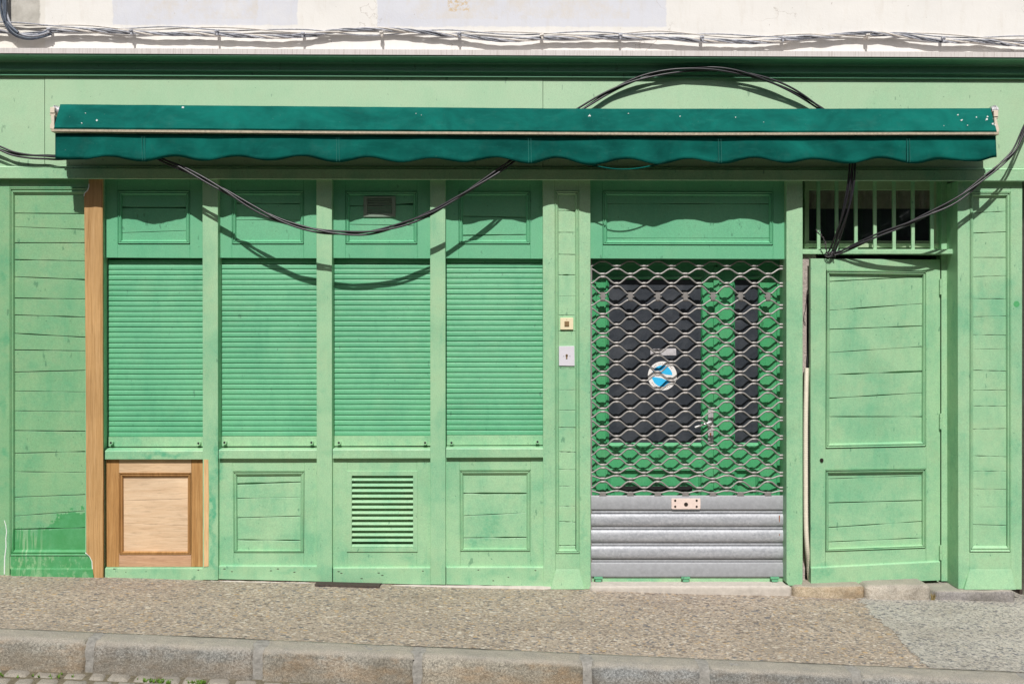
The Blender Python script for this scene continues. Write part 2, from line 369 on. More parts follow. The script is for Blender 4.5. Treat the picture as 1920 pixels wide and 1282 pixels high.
def plaster():
    m, t, p = mat('white_plaster'); g = pos(t)
    s = N(t, 'ShaderNodeSeparateXYZ'); L(t, g, s.inputs[0])
    edge = mth(t, 'MULTIPLY', mth(t, 'SUBTRACT', nz(t, g, 22, 4, .7), .5), .03)
    xx = mth(t, 'ADD', s.outputs[0], edge); zz = mth(t, 'ADD', s.outputs[2], edge)
    base = mix(t, rmp(t, nz(t, g, 1.6, 6, .6), .35, .7), (.80, .78, .745), (.76, .745, .715))
    def boxm(x0, x1, ybot):
        a = rmp(t, xx, X(x0), X(x0)+.008); b = rmp(t, xx, X(x1), X(x1)+.008, 1, 0)
        c = rmp(t, zz, W(0, ybot)[2], W(0, ybot)[2]+.008)
        return mth(t, 'MULTIPLY', mth(t, 'MULTIPLY', a, b), c)
    lil = mth(t, 'MAXIMUM', boxm(207, 555, 46), boxm(705, 1250, 49))
    lil = mth(t, 'MULTIPLY', lil, rmp(t, nz(t, g, 6, 5, .6), .25, .5, .75, 1))
    col = mix(t, lil, base, (.66, .67, .72))
    inner = mth(t, 'MAXIMUM', boxm(268, 480, 34), boxm(760, 1180, 34))
    inner = mth(t, 'MULTIPLY', inner, rmp(t, nz(t, g, 9, 5, .7), .42, .62, 0, .8))
    col = mix(t, inner, col, (.66, .63, .60))
    och = mth(t, 'MULTIPLY', boxm(838, 880, 20), rmp(t, nz(t, g, 45, 4, .7), .45, .6)); col = mix(t, och, col, (.62, .48, .30))
    gy = mth(t, 'MULTIPLY', boxm(-400, 70, 46), rmp(t, nz(t, g, 5, 6, .7), .35, .6, .35, 1)); col = mix(t, gy, col, (.33, .32, .30))
    gl = mth(t, 'MULTIPLY', boxm(-400, 80, 96), .3); col = mix(t, gl, col, (.62, .58, .48))
    st = rmp(t, nz(t, pos(t, (5, 1, 1)), 4, 6, .7), .52, .8, 0, .35); col = mix(t, st, col, (.58, .52, .43))
    # hairline cracks
    vor = N(t, 'ShaderNodeTexVoronoi', feature='DISTANCE_TO_EDGE'); vor.inputs['Scale'].default_value = 1.3
    wv = N(t, 'ShaderNodeVectorMath', operation='ADD'); nn = N(t, 'ShaderNodeTexNoise'); nn.inputs['Scale'].default_value = 7; nn.inputs['Detail'].default_value = 6; L(t, g, nn.inputs['Vector'])
    sc = N(t, 'ShaderNodeVectorMath', operation='SCALE'); sc.inputs['Scale'].default_value = .35; L(t, nn.outputs['Color'], sc.inputs[0]); L(t, sc.outputs[0], wv.inputs[0]); L(t, g, wv.inputs[1]); L(t, wv.outputs[0], vor.inputs['Vector'])
    cr = mth(t, 'MULTIPLY', rmp(t, vor.outputs['Distance'], .0, .004, 1, 0), rmp(t, nz(t, g, 1.7, 3), .5, .6)); col = mix(t, mth(t, 'MULTIPLY', cr, .6), col, (.30, .25, .2))
    pit_dark = rmp(t, nz(t, g, 48, 3, .5), .74, .78, 0, .8); col = mix(t, pit_dark, col, (.35, .30, .25))
    L(t, col, p.inputs['Base Color']); p.inputs['Roughness'].default_value = .9; p.inputs['Specular IOR Level'].default_value = .2
    bump(t, p, mth(t, 'ADD', nz(t, g, 8, 6, .6), mth(t, 'MULTIPLY', nz(t, g, 120, 2), .15)), .5, .006)
    return m
M_plaster = plaster()

M_flash, t_, p_ = mat('zinc_flashing')
st = nz(t_, pos(t_, (30, 1, 1.2)), 5, 4, .7)
L(t_, mix(t_, rmp(t_, st, .5, .72), (.66, .62, .60), (.47, .42, .39)), p_.inputs['Base Color']); p_.inputs['Roughness'].default_value = .6

def pebbles(name, mortar, cols, scale=42, cover=.55, seed=0):
    m, t, p = mat(name); g = pos(t, off=(seed, 0, 0))
    nn = N(t, 'ShaderNodeTexNoise'); nn.inputs['Scale'].default_value = scale*.9; L(t, g, nn.inputs['Vector'])
    sc = N(t, 'ShaderNodeVectorMath', operation='SCALE'); sc.inputs['Scale'].default_value = .012; L(t, nn.outputs['Color'], sc.inputs[0])
    ad = N(t, 'ShaderNodeVectorMath', operation='ADD'); L(t, sc.outputs[0], ad.inputs[0]); L(t, g, ad.inputs[1])
    def layer(scl, col, cov, off, op=.85):
        mp = N(t, 'ShaderNodeMapping'); mp.inputs['Location'].default_value = (off, off*.6, 0); mp.inputs['Scale'].default_value = (.75, 1, 1); L(t, ad.outputs[0], mp.inputs['Vector'])
        v = N(t, 'ShaderNodeTexVoronoi', voronoi_dimensions='2D'); v.inputs['Scale'].default_value = scl; v.inputs['Randomness'].default_value = .95
        L(t, mp.outputs[0], v.inputs['Vector'])
        c = N(t, 'ShaderNodeSeparateColor'); L(t, v.outputs['Color'], c.inputs[0])
        r = N(t, 'ShaderNodeValToRGB'); r.color_ramp.interpolation = 'CONSTANT'; e = r.color_ramp.elements
        e[0].position = 0; e[0].color = (*cols[0], 1); e[1].position = 1/len(cols); e[1].color = (*cols[1], 1)
        for i, q in enumerate(cols[2:], 2): k = e.new(i/len(cols)); k.color = (*q, 1)
        L(t, c.outputs[0], r.inputs[0])
        thr = rmp(t, c.outputs[1], 0, 1, .12, .55)     # size differs from stone to stone
        d = mth(t, 'SUBTRACT', thr, v.outputs['Distance'])
        msk = rmp(t, d, 0, .08)
        msk = mth(t, 'MULTIPLY', msk, rmp(t, c.outputs[2], 1-cov, 1-cov+.02))
        return mix(t, mth(t, 'MULTIPLY', msk, op), col, r.outputs[0]), msk
    big = rmp(t, nz(t, g, 2.2, 5, .6), .3, .7, .9, 1.1)
    cb = N(t, 'ShaderNodeCombineXYZ')
    for i in range(3): L(t, big, cb.inputs[i])
    base = mix(t, 1., mix(t, rmp(t, nz(t, g, 130, 3, .7), .3, .7), mortar, tuple(c*.72 for c in mortar)), cb.outputs[0], 'MULTIPLY')
    col, m1 = layer(scale*2.1, base, min(1, cover*1.7), 3.1, .8)
    col, m0 = layer(scale*1.4, col, cover*1.1, 7.7, .75)
    col, m2 = layer(scale*.95, col, cover*.6, 0., .8)
    stn = mth(t, 'ADD', rmp(t, nz(t, pos(t, (.6, 1.4, 1), (seed+2, 0, 0)), 1.7, 6, .7), .50, .72, 0, .35), rmp(t, nz(t, g, 9, 4, .6), .66, .70, 0, .22)); col = mix(t, stn, col, (.20, .165, .13))
    L(t, col, p.inputs['Base Color']); p.inputs['Roughness'].default_value = .8; p.inputs['Specular IOR Level'].default_value = .3
    h = mth(t, 'ADD', mth(t, 'MULTIPLY', m1, .5), m2); h = mth(t, 'ADD', h, mth(t, 'MULTIPLY', nz(t, g, 90, 3), .5))
    bump(t, p, h, .75, .006); return m
M_pave = pebbles('exposed_aggregate_tan', (.395, .33, .265), [(.52, .42, .32), (.20, .16, .13), (.56, .49, .40), (.15, .12, .10), (.48, .33, .18), (.12, .13, .15), (.50, .41, .32), (.26, .21, .17), (.62, .56, .48), (.19, .16, .13), (.12, .125, .14)])
M_pave2 = pebbles('exposed_aggregate_grey', (.41, .39, .345), [(.50, .47, .42), (.15, .15, .165), (.52, .48, .43), (.22, .21, .21), (.09, .10, .125), (.46, .41, .34), (.15, .145, .14), (.50, .47, .42)], 48, .65, 4)

def granite(name, a, b, ochre=.4, sc=90):
    m, t, p = mat(name); g = pos(t)
    oi = N(t, 'ShaderNodeObjectInfo'); rv = oi.outputs['Random']
    f = nz(t, g, sc, 4, .75)
    col = mix(t, rmp(t, f, .38, .62), a, b)
    blot = rmp(t, nz(t, g, 3.4, 6, .65, .3), .42, .62); col = mix(t, mth(t, 'MULTIPLY', blot, .62), col, (.14, .125, .10))
    oc = mth(t, 'MULTIPLY', rmp(t, nz(t, pos(t, (1, 1, 2.5), (9, 0, 0)), 3.1, 6, .7), .47, .68), mth(t, 'MULTIPLY', rmp(t, rv, .2, .7, .35, 1.), ochre*1.6), True)
    col = mix(t, oc, col, (.40, .235, .10))
    # each stone has its own tone; mud splashed along the foot
    tone = mix(t, rmp(t, rv, .0, 1.), (.80, .86, .95), (1.12, 1.04, .90)); col = mix(t, .8, col, mix(t, 1., col, tone, 'MULTIPLY'))
    sp0 = N(t, 'ShaderNodeSeparateXYZ'); L(t, g, sp0.inputs[0])
    hz = mth(t, 'ADD', mth(t, 'ADD', sp0.outputs[2], mth(t, 'MULTIPLY', sp0.outputs[0], .0432)), mth(t, 'MULTIPLY', nz(t, g, 14, 4, .6), .05))
    mud = rmp(t, hz, -.135+.03, -.105+.03, .55, 0); col = mix(t, mth(t, 'MULTIPLY', mud, ochre*1.6, True), col, (.24, .185, .12))
    # paler where the surface faces upward
    nrm = N(t, 'ShaderNodeNewGeometry'); s = N(t, 'ShaderNodeSeparateXYZ'); L(t, nrm.outputs['Normal'], s.inputs[0])
    up = rmp(t, s.outputs[2], .25, .8, 0, .85); col = mix(t, up, col, mix(t, rmp(t, nz(t, g, 12, 5, .7), .35, .65), (.37, .335, .28), (.29, .27, .235)))
    pz = rmp(t, nz(t, g, 260, 2, .6), .35, .65, .75, 1.25)
    cb = N(t, 'ShaderNodeCombineXYZ')
    for i in range(3): L(t, pz, cb.inputs[i])
    col = mix(t, 1., col, cb.outputs[0], 'MULTIPLY')
    L(t, col, p.inputs['Base Color']); p.inputs['Roughness'].default_value = .85; p.inputs['Specular IOR Level'].default_value = .25
    bump(t, p, mth(t, 'ADD', f, mth(t, 'MULTIPLY', nz(t, g, 22, 5, .7), 1.2)), .9, .006); return m
M_kerb = granite('kerb_granite', (.17, .17, .16), (.43, .42, .385), .28)
M_cob = granite('cobble_stone', (.20, .17, .13), (.34, .295, .225), .25)
M_mortar = stucco('grey_mortar', (.25, .24, .22), .35, 40, .9, .006)
M_step1 = granite('step_stone_buff', (.42, .36, .27), (.56, .49, .39), .25, 60)
M_step2 = granite('step_stone_pale', (.52, .46, .38), (.66, .60, .51), .1, 60)
M_step3 = granite('step_stone_grey', (.27, .25, .24), (.40, .37, .34), .1, 60)
M_soil = stucco('joint_soil', (.15, .13, .09), .5, 60)

def clear_glass():
    m, t, p = mat('window_glass'); t.nodes.remove(p)
    gl = N(t, 'ShaderNodeBsdfGlossy'); gl.inputs['Roughness'].default_value = .04; gl.inputs['Color'].default_value = (.8, .85, .9, 1)
    tr = N(t, 'ShaderNodeBsdfTransparent'); tr.inputs['Color'].default_value = (.9, .92, .92, 1)
    mx = N(t, 'ShaderNodeMixShader'); mx.inputs[0].default_value = .03
    L(t, tr.outputs[0], mx.inputs[1]); L(t, gl.outputs[0], mx.inputs[2]); L(t, mx.outputs[0], t.nodes['Material Output'].inputs[0]); return m
M_glass = clear_glass()
M_brown_sheet = plain('brown_sheet', (.34, .27, .23), .9, 0, .2, 30)

# ================================================================ SETTING
def sheet(name, m, x0, x1, y0, y1, nx, ny, zf, kind='structure'):
    a = M(); vs = []; fs = []
    for j in range(ny+1):
        for i in range(nx+1):
            x = lerp(x0(lerp(y0, y1, j/ny)) if callable(x0) else x0, x1, i/nx); y = lerp(y0, y1, j/ny); vs.append((x, y, zf(x, y)))
    for j in range(ny):
        for i in range(nx): q = j*(nx+1)+i; fs.append([q, q+1, q+nx+2, q+nx+1])
    a.add(vs, fs); o = a.build(name, m, smooth='all'); o['kind'] = kind; return o
wob = lambda x, y: .004*noise.noise(Vector((x*1.3, y*2, 0))) + .0015*noise.noise(Vector((x*9, y*9, 3)))
sheet('pavement', M_pave, -9, 9, .3, -1.152, 220, 24, lambda x, y: gz(x, y) + wob(x, y))
# newer grey surfacing, ragged edge
sheet('pavement_patch', M_pave2, lambda y: 2.14 + .05*noise.noise(Vector((y*4, 1, 0))) + .035*noise.noise(Vector((y*22, 3, 0))) + .03*noise.noise(Vector((y*70, 5, 0))), 8.9, .29, -1.15, 120, 160, lambda x, y: gz(x, y) + wob(x, y) + .002)
road_z = lambda x, y: CZ - (1.579 + .0432*x) - .148 - .012*(-y-1.3)
sheet('ground', M_soil, -60, 60, 40, -70, 40, 40, lambda x, y: CZ - 1.579 - .0432*max(-9, min(9, x)) - .168 - .11 - (.4 if y > -1.2 else .03))
# cobbled road
cb_ = M(); y = -1.315; row = 0
while y > -6.6:
    dy = .105 + random.uniform(-.01, .01); x = -4.2 + random.uniform(0, .1)
    while x < 4.2:
        dx = .118 + random.uniform(-.03, .03); g = .007
        n = 6; vs = []; fs = []
        sk = -.35
        zo = random.uniform(-.006, .006); tx = random.uniform(-.04, .04)
        for j in range(n+1):
            for i in range(n+1):
                u, v = i/n*2-1, j/n*2-1
                ex = 1 - max(abs(u), abs(v))**9
                cr = (1-.05*abs(v)**3), (1-.05*abs(u)**3)
                X_ = x+dx/2 + u*(dx-g)/2*cr[0] + sk*(y-v*dy/2+1.3)*.35; Y_ = y-dy/2 - v*(dy-g)/2*cr[1]
                Z_ = road_z(X_, Y_) + zo + tx*u*dx*.5 - .020*(1-ex) + .004*noise.noise(Vector((X_*25, Y_*25, 0)))
                vs.append((X_, Y_, Z_))
        for j in range(n):
            for i in range(n): q = j*(n+1)+i; fs.append([q, q+1, q+n+2, q+n+1])
        if y > -2.6 or random.random() < 1: cb_.add(vs, fs)
        x += dx
    y -= dy; row += 1
rd = cb_.build('road', M_cob, smooth='all'); rd['kind'] = 'structure'
rb = sheet('road_bed', M_soil, -9, 9, -1.28, -12, 20, 30, lambda x, y: road_z(x, y) - .009)
# unseen house row added behind the camera to cut low sky light
ob = M(); ob.box(-30, 30, -22, -11.5, -1, 7.8); ob.box(-30, 30, -22, -11.2, 7.8, 8.2)
for i in range(18):
    for z_ in (.0, 3.6): ob.box(-28+i*3.2, -26.9+i*3.2, -11.5, -11.42, z_+.9, z_+2.5)
ob = ob.build('added_house_row', plain('grey_render', (.17, .15, .13), .9, 0, .15, 6)); ob['kind'] = 'structure'
# moss between cobbles
ms = M()
for cx, n_, sp in ((-1.70, 26, .035), (-1.53, 30, .03), (-1.79, 10, .02), (-2.25, 8, .05), (-2.5, 8, .05)):
    for i in range(n_):
        x = cx + random.gauss(0, sp); y = -1.40 + random.gauss(0, .012); z = road_z(x, y) - .006
        for b in range(5):
            a = random.uniform(0, 2*pi); h = random.uniform(.008, .02); r = .004
            ms.add([(x-r, y, z), (x+r, y, z), (x+cos(a)*.008, y+sin(a)*.008, z+h)], [[0, 1, 2]])
tag(ms.build('moss', M_moss), kind='stuff')

# kerb: long granite blocks bedded in mortar
kz = lambda x: CZ - (1.579 + .0432*x)
kb = M()
for i in range(60):
    x0 = -4.5 + i*.15; x1 = x0+.15
    kb.add([(x0,-1.13,kz(x0)-.002),(x1,-1.13,kz(x1)-.002),(x1,-1.24,kz(x1)-.004),(x0,-1.24,kz(x0)-.004),(x1,-1.275,kz(x1)-.02),(x0,-1.275,kz(x0)-.02),(x1,-1.294,kz(x1)-.06),(x0,-1.294,kz(x0)-.06),(x1,-1.300,kz(x1)-.3),(x0,-1.300,kz(x0)-.3)], [[0,1,2,3],[3,2,4,5],[5,4,6,7],[7,6,8,9]])
kerb = kb.build('kerb', M_mortar, smooth='all'); kerb['kind'] = 'structure'
joints = [-4.3, -3.25, -2.11, -1.275, -.478, .372, .956, 1.72, 2.60, 3.5, 4.4]
for k, (a, b) in enumerate(zip(joints, joints[1:])):
    s = M(); nl = max(8, int((b-a)/.014)); g0 = random.uniform(.012, .024); g1 = random.uniform(.004, .012)
    prof = [(-1.15, -.06), (-1.15, .0)] + [(-1.15-.022*i, .0) for i in range(1, 5)]
    yy, zz = -1.262, -.030; rr = .034
    prof = [(-1.15, -.1), (-1.15, 0), (-1.17, 0), (-1.19, 0), (-1.21, -.001), (-1.235, -.002)] + [(-1.262-.038*sin(q*pi/12), -.002-.034*(1-cos(q*pi/12))) for q in range(1, 7)] + [(-1.302-.002*q, -.04-.016*q) for q in range(1, 9)] + [(-1.32, -.30)]
    Ls = []
    for i in range(nl+1):
        u = i/nl; x = lerp(a+g0, b-g1, u); e = min(u, 1-u)*(b-a); rnd = .040*max(0, 1-e/.022)**2
        Lp = []
        for q, (py_, pz_) in enumerate(prof):
            P_ = Vector((x, py_, pz_)); dn = .010*noise.noise(P_*5+Vector((k*7, 0, 0))) + .005*noise.noise(P_*22) + .0025*noise.noise(P_*60)
            if q < 2: dn = 0
            xo = .010*noise.noise(Vector((k*3+(0 if u < .5 else 9), pz_*25, py_*12)))*(max(0, 1-e/.03))
            Lp.append((x+xo, py_ + (dn if q > 5 else 0) + (rnd if q > 4 else 0), kz(x) + pz_ + (dn*.5 if q < 9 else 0) - (rnd*.8 if q < 10 and q > 1 else 0)))
        Ls.append(Lp)
    s.loops(Ls, close=False)
    n = len(prof); base = 0; s.f.append(list(range(n))); s.f.append([nl*n+i for i in range(n)])
    s.build('kerb_stone', M_kerb, kerb, smooth='all')

# ================================================================ THE SHOPFRONT
shop = thing('shopfront', 'weathered pale green wooden shopfront filling the ground floor of the white house', 'shopfront', (0, 0, gz(0, 0)))
BB = lambda x: 335.5 + .0026*x            # underside of the beam
FT = lambda x: 142.5 + .0034*x
BEV = .0018

# dark core behind everything so that no light comes through
core = M(); core.box(-4.2, 4.6, .36, .6, -.3, 3.32); core.build('back_wall', M_dark, shop)

def long_strip(prof, x0, x1, name, m, parent, n=1, **kw):   # prof: (py at px 0, py at px 1920, depth)
    s = M(); Ls = []
    for i in range(n+1):
        px = lerp(x0, x1, i/n); L_ = []
        for a, b, y in prof:
            q = W(px, a + (b-a)*px/1920, y); L_.append((X(px, 0), q[1], q[2]))
        Ls.append(L_)
    s.loops(Ls, close=False); k = len(prof)
    s.f.append(list(range(k))); s.f.append([n*k+i for i in range(k)])
    return s.build(name, m, parent, **kw)
EX0, EX1 = -260, 2200
long_strip([(92, 100, .05), (90, 98.2, -.10), (90, 98.2, -.115), (100, 108, -.115), (100, 108, -.110), (96, 104, -.10), (96, 104, .05)], EX0, EX1, 'flashing', M_flash, shop, 40)
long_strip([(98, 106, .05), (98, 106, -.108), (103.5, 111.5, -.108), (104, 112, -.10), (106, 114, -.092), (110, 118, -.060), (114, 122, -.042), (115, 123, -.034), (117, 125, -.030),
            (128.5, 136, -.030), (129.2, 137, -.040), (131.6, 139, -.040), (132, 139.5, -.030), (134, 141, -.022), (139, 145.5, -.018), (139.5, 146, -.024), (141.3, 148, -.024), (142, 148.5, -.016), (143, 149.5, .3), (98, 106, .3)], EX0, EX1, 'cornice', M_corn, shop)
# fascia boards (joints at px 84 and 1018)
for a, b in ((EX0, 83.3), (84.1, 1017.6), (1018.3, EX1)):
    s = M(); s.prism([(a, FT(a)-3), (b, FT(b)-3), (b, 315), (a, 315)], -.005 + (.0 if a != 84.1 else -.001), .12); s.build('fascia_board', M_fascia, shop, bevel=.001)
long_strip([(311, 315, -.006), (312, 316.5, -.022), (314.5, 318.5, -.026), (315.2, 319.5, -.020), (316, 320, -.034), (334, 338.5, -.034), (335.5, 340.5, -.030), (335.7, 340.7, .32), (311, 315, .32)], EX0, EX1, 'beam', M_paint, shop)

MOULD = [(0, .010), (.06, .010), (.06, -.004), (.13, -.0065), (.26, -.003), (.34, .003), (.42, .0035), (.46, -.001), (.60, -.0015), (.78, .005), (.97, .013), (1.0, .022)]
def boards(s, x0, x1, y0, y1, cracks, y, w=1.5, seed=0, gap=.02, n=26):
    # horizontal boards between (x0..x1, y0..y1), open joints along cracks [(y at left, y at right, strength)]
    cr = [(y0 if not isinstance(y0, tuple) else y0[0], y0 if not isinstance(y0, tuple) else y0[1], 0)] + [(c[0], c[1], c[2] if len(c) > 2 else 1.) for c in cracks] + [(y1 if not isinstance(y1, tuple) else y1[0], y1 if not isinstance(y1, tuple) else y1[1], 0)]
    rs = random.Random(seed)
    for k, (a, b) in enumerate(zip(cr, cr[1:])):
        off = rs.uniform(-.0012, .0012); top = []; bot = []
        for i in range(n+1):
            u = i/n; px = lerp(x0, x1, u)
            def wd(c, kk):
                if c[2] == 0: return 0
                q = noise.noise(Vector((u*3.5+seed*3.7, kk*5.3, seed)))
                return max(.15, w*1.12*c[2]*(.9 + 1.2*q)) / 2
            top.append((px, lerp(a[0], a[1], u) + wd(a, k))); bot.append((px, lerp(b[0], b[1], u) - wd(b, k+1)))
        Ls = []
        for i in range(n+1):
            yt = dep(y, top[i][0]) + off
            T, B_ = W(*top[i], yt), W(*bot[i], yt)
            Ls.append([(T[0], T[1]+gap, T[2]), (T[0], T[1]+.0012, T[2]), (T[0], T[1], T[2]-.0016), (B_[0], B_[1], B_[2]+.0016), (B_[0], B_[1]+.0012, B_[2]), (B_[0], B_[1]+gap, B_[2])])
        s.loops(Ls, close=False)
    ya = lambda px: dep(y, px) + gap*.9
    yy0 = min(cr[0][0], cr[0][1]); yy1 = max(cr[-1][0], cr[-1][1])
    s.prism(R(x0, yy0, x1, yy1), ya, .006)

def panelled(parent, name, O, MO, MI, cracks, y, mats, t=.03, seed=0, bev=BEV, mould=MOULD, w=1.5, label=None, inner=None):
    """frame quad O, moulding outer quad MO, inner quad MI -> part with moulding and boards as sub-parts"""
    mf, mm, mb = mats
    s = M(); (a, b, c, d), (e, f, g, h) = O, MO
    def at(p, q, x): return (x, lerp(p[1], q[1], (x-p[0])/(q[0]-p[0])))
    s.prism([a, at(a, b, e[0]), at(d, c, h[0]), d], y, t)                  # left stile
    s.prism([at(a, b, f[0]), b, c, at(d, c, g[0])], y, t)                  # right stile
    s.prism([at(a, b, e[0]), at(a, b, f[0]), f, e], (lambda px: dep(y, px)+.0008), t)
    s.prism([h, g, at(d, c, g[0]), at(d, c, h[0])], (lambda px: dep(y, px)+.0008), t)
    fr = s.build(name, mf, parent, bevel=bev, label=label)
    s = M(); s.frame(MO, MI, mould, y); s.build('moulding', mm, fr)
    s = M(); x0, x1 = MI[0][0]-1, MI[1][0]+1
    boards(s, x0, x1, (MI[0][1]-1, MI[1][1]-1), (MI[3][1]+1, MI[2][1]+1), cracks, (lambda px: dep(y, px)+.016), seed=seed, w=w)
    s.build('panel_boards', mb, fr)
    return fr
def quad(x0, y0, x1, y1, dyr=0): return [(x0, y0), (x1, y0+dyr), (x1, y1+dyr), (x0, y1)]

# ---- left pilaster
lp = M()
lp.prism([(-75, BB(0)-2), (18, BB(0)-2), (18, 1081), (-75, 1078)], .005, .3)
lp.prism([(18, BB(0)-2), (176, BB(170)-2), (176, 352), (18, 352)], .006, .3)
left = lp.build('pilaster', M_left, shop, bevel=BEV, label='left pilaster with a freshly coated patch of darker green at its foot')
s = M(); s.frame(R(18, 352, 182, 1042), R(28, 365, 170, 1029.5), MOULD, .005); s.build('moulding', M_fresh, left)
s = M(); boards(s, 27, 171, 364, 1030.5, [(400, 401), (425.5, 431), (455.5, 455.5), (487, 489.5), (519, 525), (559, 561), (590.5, 595), (625, 633), (656, 658), (697.5, 694),
    (733, 735, .5), (770, 772, .6), (807, 808.5), (849.5, 846), (884, 885.5, .8), (931.7, 926.5), (967, 956.5, .7), (992, 988.7)], .021, seed=3, w=1.4)
s.build('panel_boards', M_fresh, left)
s = M(); s.prism([(18.5, 1042), (171, 1042), (173, 1066.5), (18.5, 1066.5)], .004, .3); s.prism([(19.5, 1066.8), (174, 1066.8), (175.5, 1085), (19.5, 1081)], -.008, .3)
s.prism([(19.5, 1065), (173, 1065), (173.5, 1067.5), (19.5, 1067.5)], -.005, .1); s.build('plinth', M_fresh, left, bevel=.002)
# new timber post spliced into the pilaster edge, green jamb behind it
s = M(); s.prism([(160, BB(160)-2), (192, BB(192)-2), (193, 1084), (160, 1084)], .008, .34); s.build('jamb', M_paint, shop)
s = M(); s.prism([(166, BB(166)-2), (192.3, BB(192)-2), (193.2, 1084.5), (176.5, 1084.5), (173.5, 1066), (172.5, 1052), (168, 1043), (161.5, 1037), (160.5, 700), (157.5, 366), (158.5, 362.5), (164, 356.5), (166, 351)], -.008, .018)
s.build('corner_post', M_wood_post, shop, bevel=.002, label='bare orange timber post newly spliced in beside the left pilaster')
s = M(); rim = [(166.8, 345), (166.6, 351.2), (164.4, 356.9), (158.6, 362.4), (157.6, 368)]
s.tube([W(a, b, -.007) for a, b in rim], .0035); s.build('broken_paint_edge', M_spot, left); s = M(); rim = [(160, 1035.5), (168, 1042), (172.5, 1051.5), (173.3, 1066)]; s.tube([W(a, b, -.005) for a, b in rim], .003)
s.build('broken_paint_edge', M_spot, left)
s = M(); s.tube([W(a, b, .004) for a, b in ((8, 975), (11, 985), (12.5, 997), (11, 1010), (11.5, 1025), (9, 1045), (8.5, 1076))], lambda u: .0022+.002*u, 6); s.build('paint_drip', M_spot, left)

# ---- four bays: upper panels, posts, shutters, sills, lower panels
posts = [(379.5, 408.5, 1087), (593.2, 622.3, 1090.5), (806.3, 835.0, 1095.5)]
for k, (a, b, yb) in enumerate(posts):
    s = M(); s.prism([(a, BB(a)-2), (b, BB(b)-2), (b+.3, yb), (a+.8, yb-.5)], 0, .34); s.build('post', M_paint, shop, bevel=BEV)
bays = [(193, 381), (407, 595), (620.5, 808), (833.5, 1020)]
ups = [(quad(220.5, 358, 356, 457), quad(229.5, 366, 348.5, 450), [(389, 389.5, 1.6), (436.7, 432.7, .5)]),
       (quad(434.8, 358.5, 569.5, 457.3), quad(443.3, 366.5, 562.7, 450), [(381.5, 382, 1.1), (413, 412, .4)]),
       (quad(647.6, 359.5, 782.4, 457.3), quad(656, 367, 775, 450.3), [(386.5, 382.5, 1.7), (421, 423, .6)]),
       (quad(860, 359.5, 994.3, 457.3), quad(868.2, 367, 986, 450.3), [(405.5, 408, .9), (441.7, 440, 1.2)])]
for k, ((a, b), (mo, mi, cr)) in enumerate(zip(bays, ups)):
    O = [(a, BB(a)-2), (b, BB(b)-2), (b, 484.2+k*.4), (a, 483.2+k*.4)]
    p_up = panelled(shop, 'upper_panel', O, mo, mi, cr, .05, (M_upper, M_upper, M_upper), .03, seed=20+k, w=1.3)
    s = M(); s.prism([(a, 480), (b, 481), (b, 484.2+k*.4), (a, 483.2+k*.4)], .048, .03)   # drip edge
def louvre(parent, x0, y0, x1, y1, fx0, fy0, fx1, fy1, n, y, mf, msl, name, sub='louvre_slat'):
    s = M()
    s.prism(R(fx0, fy0, x0, fy1), y, .014); s.prism(R(x1, fy0, fx1, fy1), y, .014); s.prism(R(x0, fy0, x1, y0), y, .014); s.prism(R(x0, y1, x1, fy1), y, .014)
    fr = s.build(name, mf, parent, bevel=.001)
    s = M(); s.prism(R(x0-1, y0-1, x1+1, y1+1), y+.045, .004)
    h = (y1-y0)/n
    for i in range(n):
        yt = y0 + i*h + h*.24; yb = y0 + i*h + h*.90
        T = [W(x0-.5, yt, y+.024), W(x1+.5, yt, y+.024), W(x1+.5, yb, y+.001), W(x0-.5, yb, y+.001)]
        s.add(T + [(p[0], p[1]+.003, p[2]-.003) for p in T], [[0,1,2,3],[7,6,5,4],[3,2,6,7],[0,4,5,1]])
    s.build(sub+'s', msl, fr)
    return fr
s_up3 = [o for o in shop.children if o.name.startswith('upper_panel')][2]
s = M()
for A in (R(681.5, 368.5, 688.5, 406.5), R(734.5, 368.5, 741.5, 406.5), R(688.5, 368.5, 734.5, 372), R(688.5, 400.5, 734.5, 406.5)): s.prism(A, .056, .02)
for i in range(9):
    yy = 372 + i*3.15
    T = [W(688, yy+.9, .068), W(735, yy+.9, .068), W(735, yy+3.0, .060), W(688, yy+3.0, .060)]; s.add(T + [(p[0], p[1]+.002, p[2]-.002) for p in T], [[0,1,2,3],[7,6,5,4],[3,2,6,7],[0,4,5,1]])
s.build('air_vent', M_lou, s_up3)

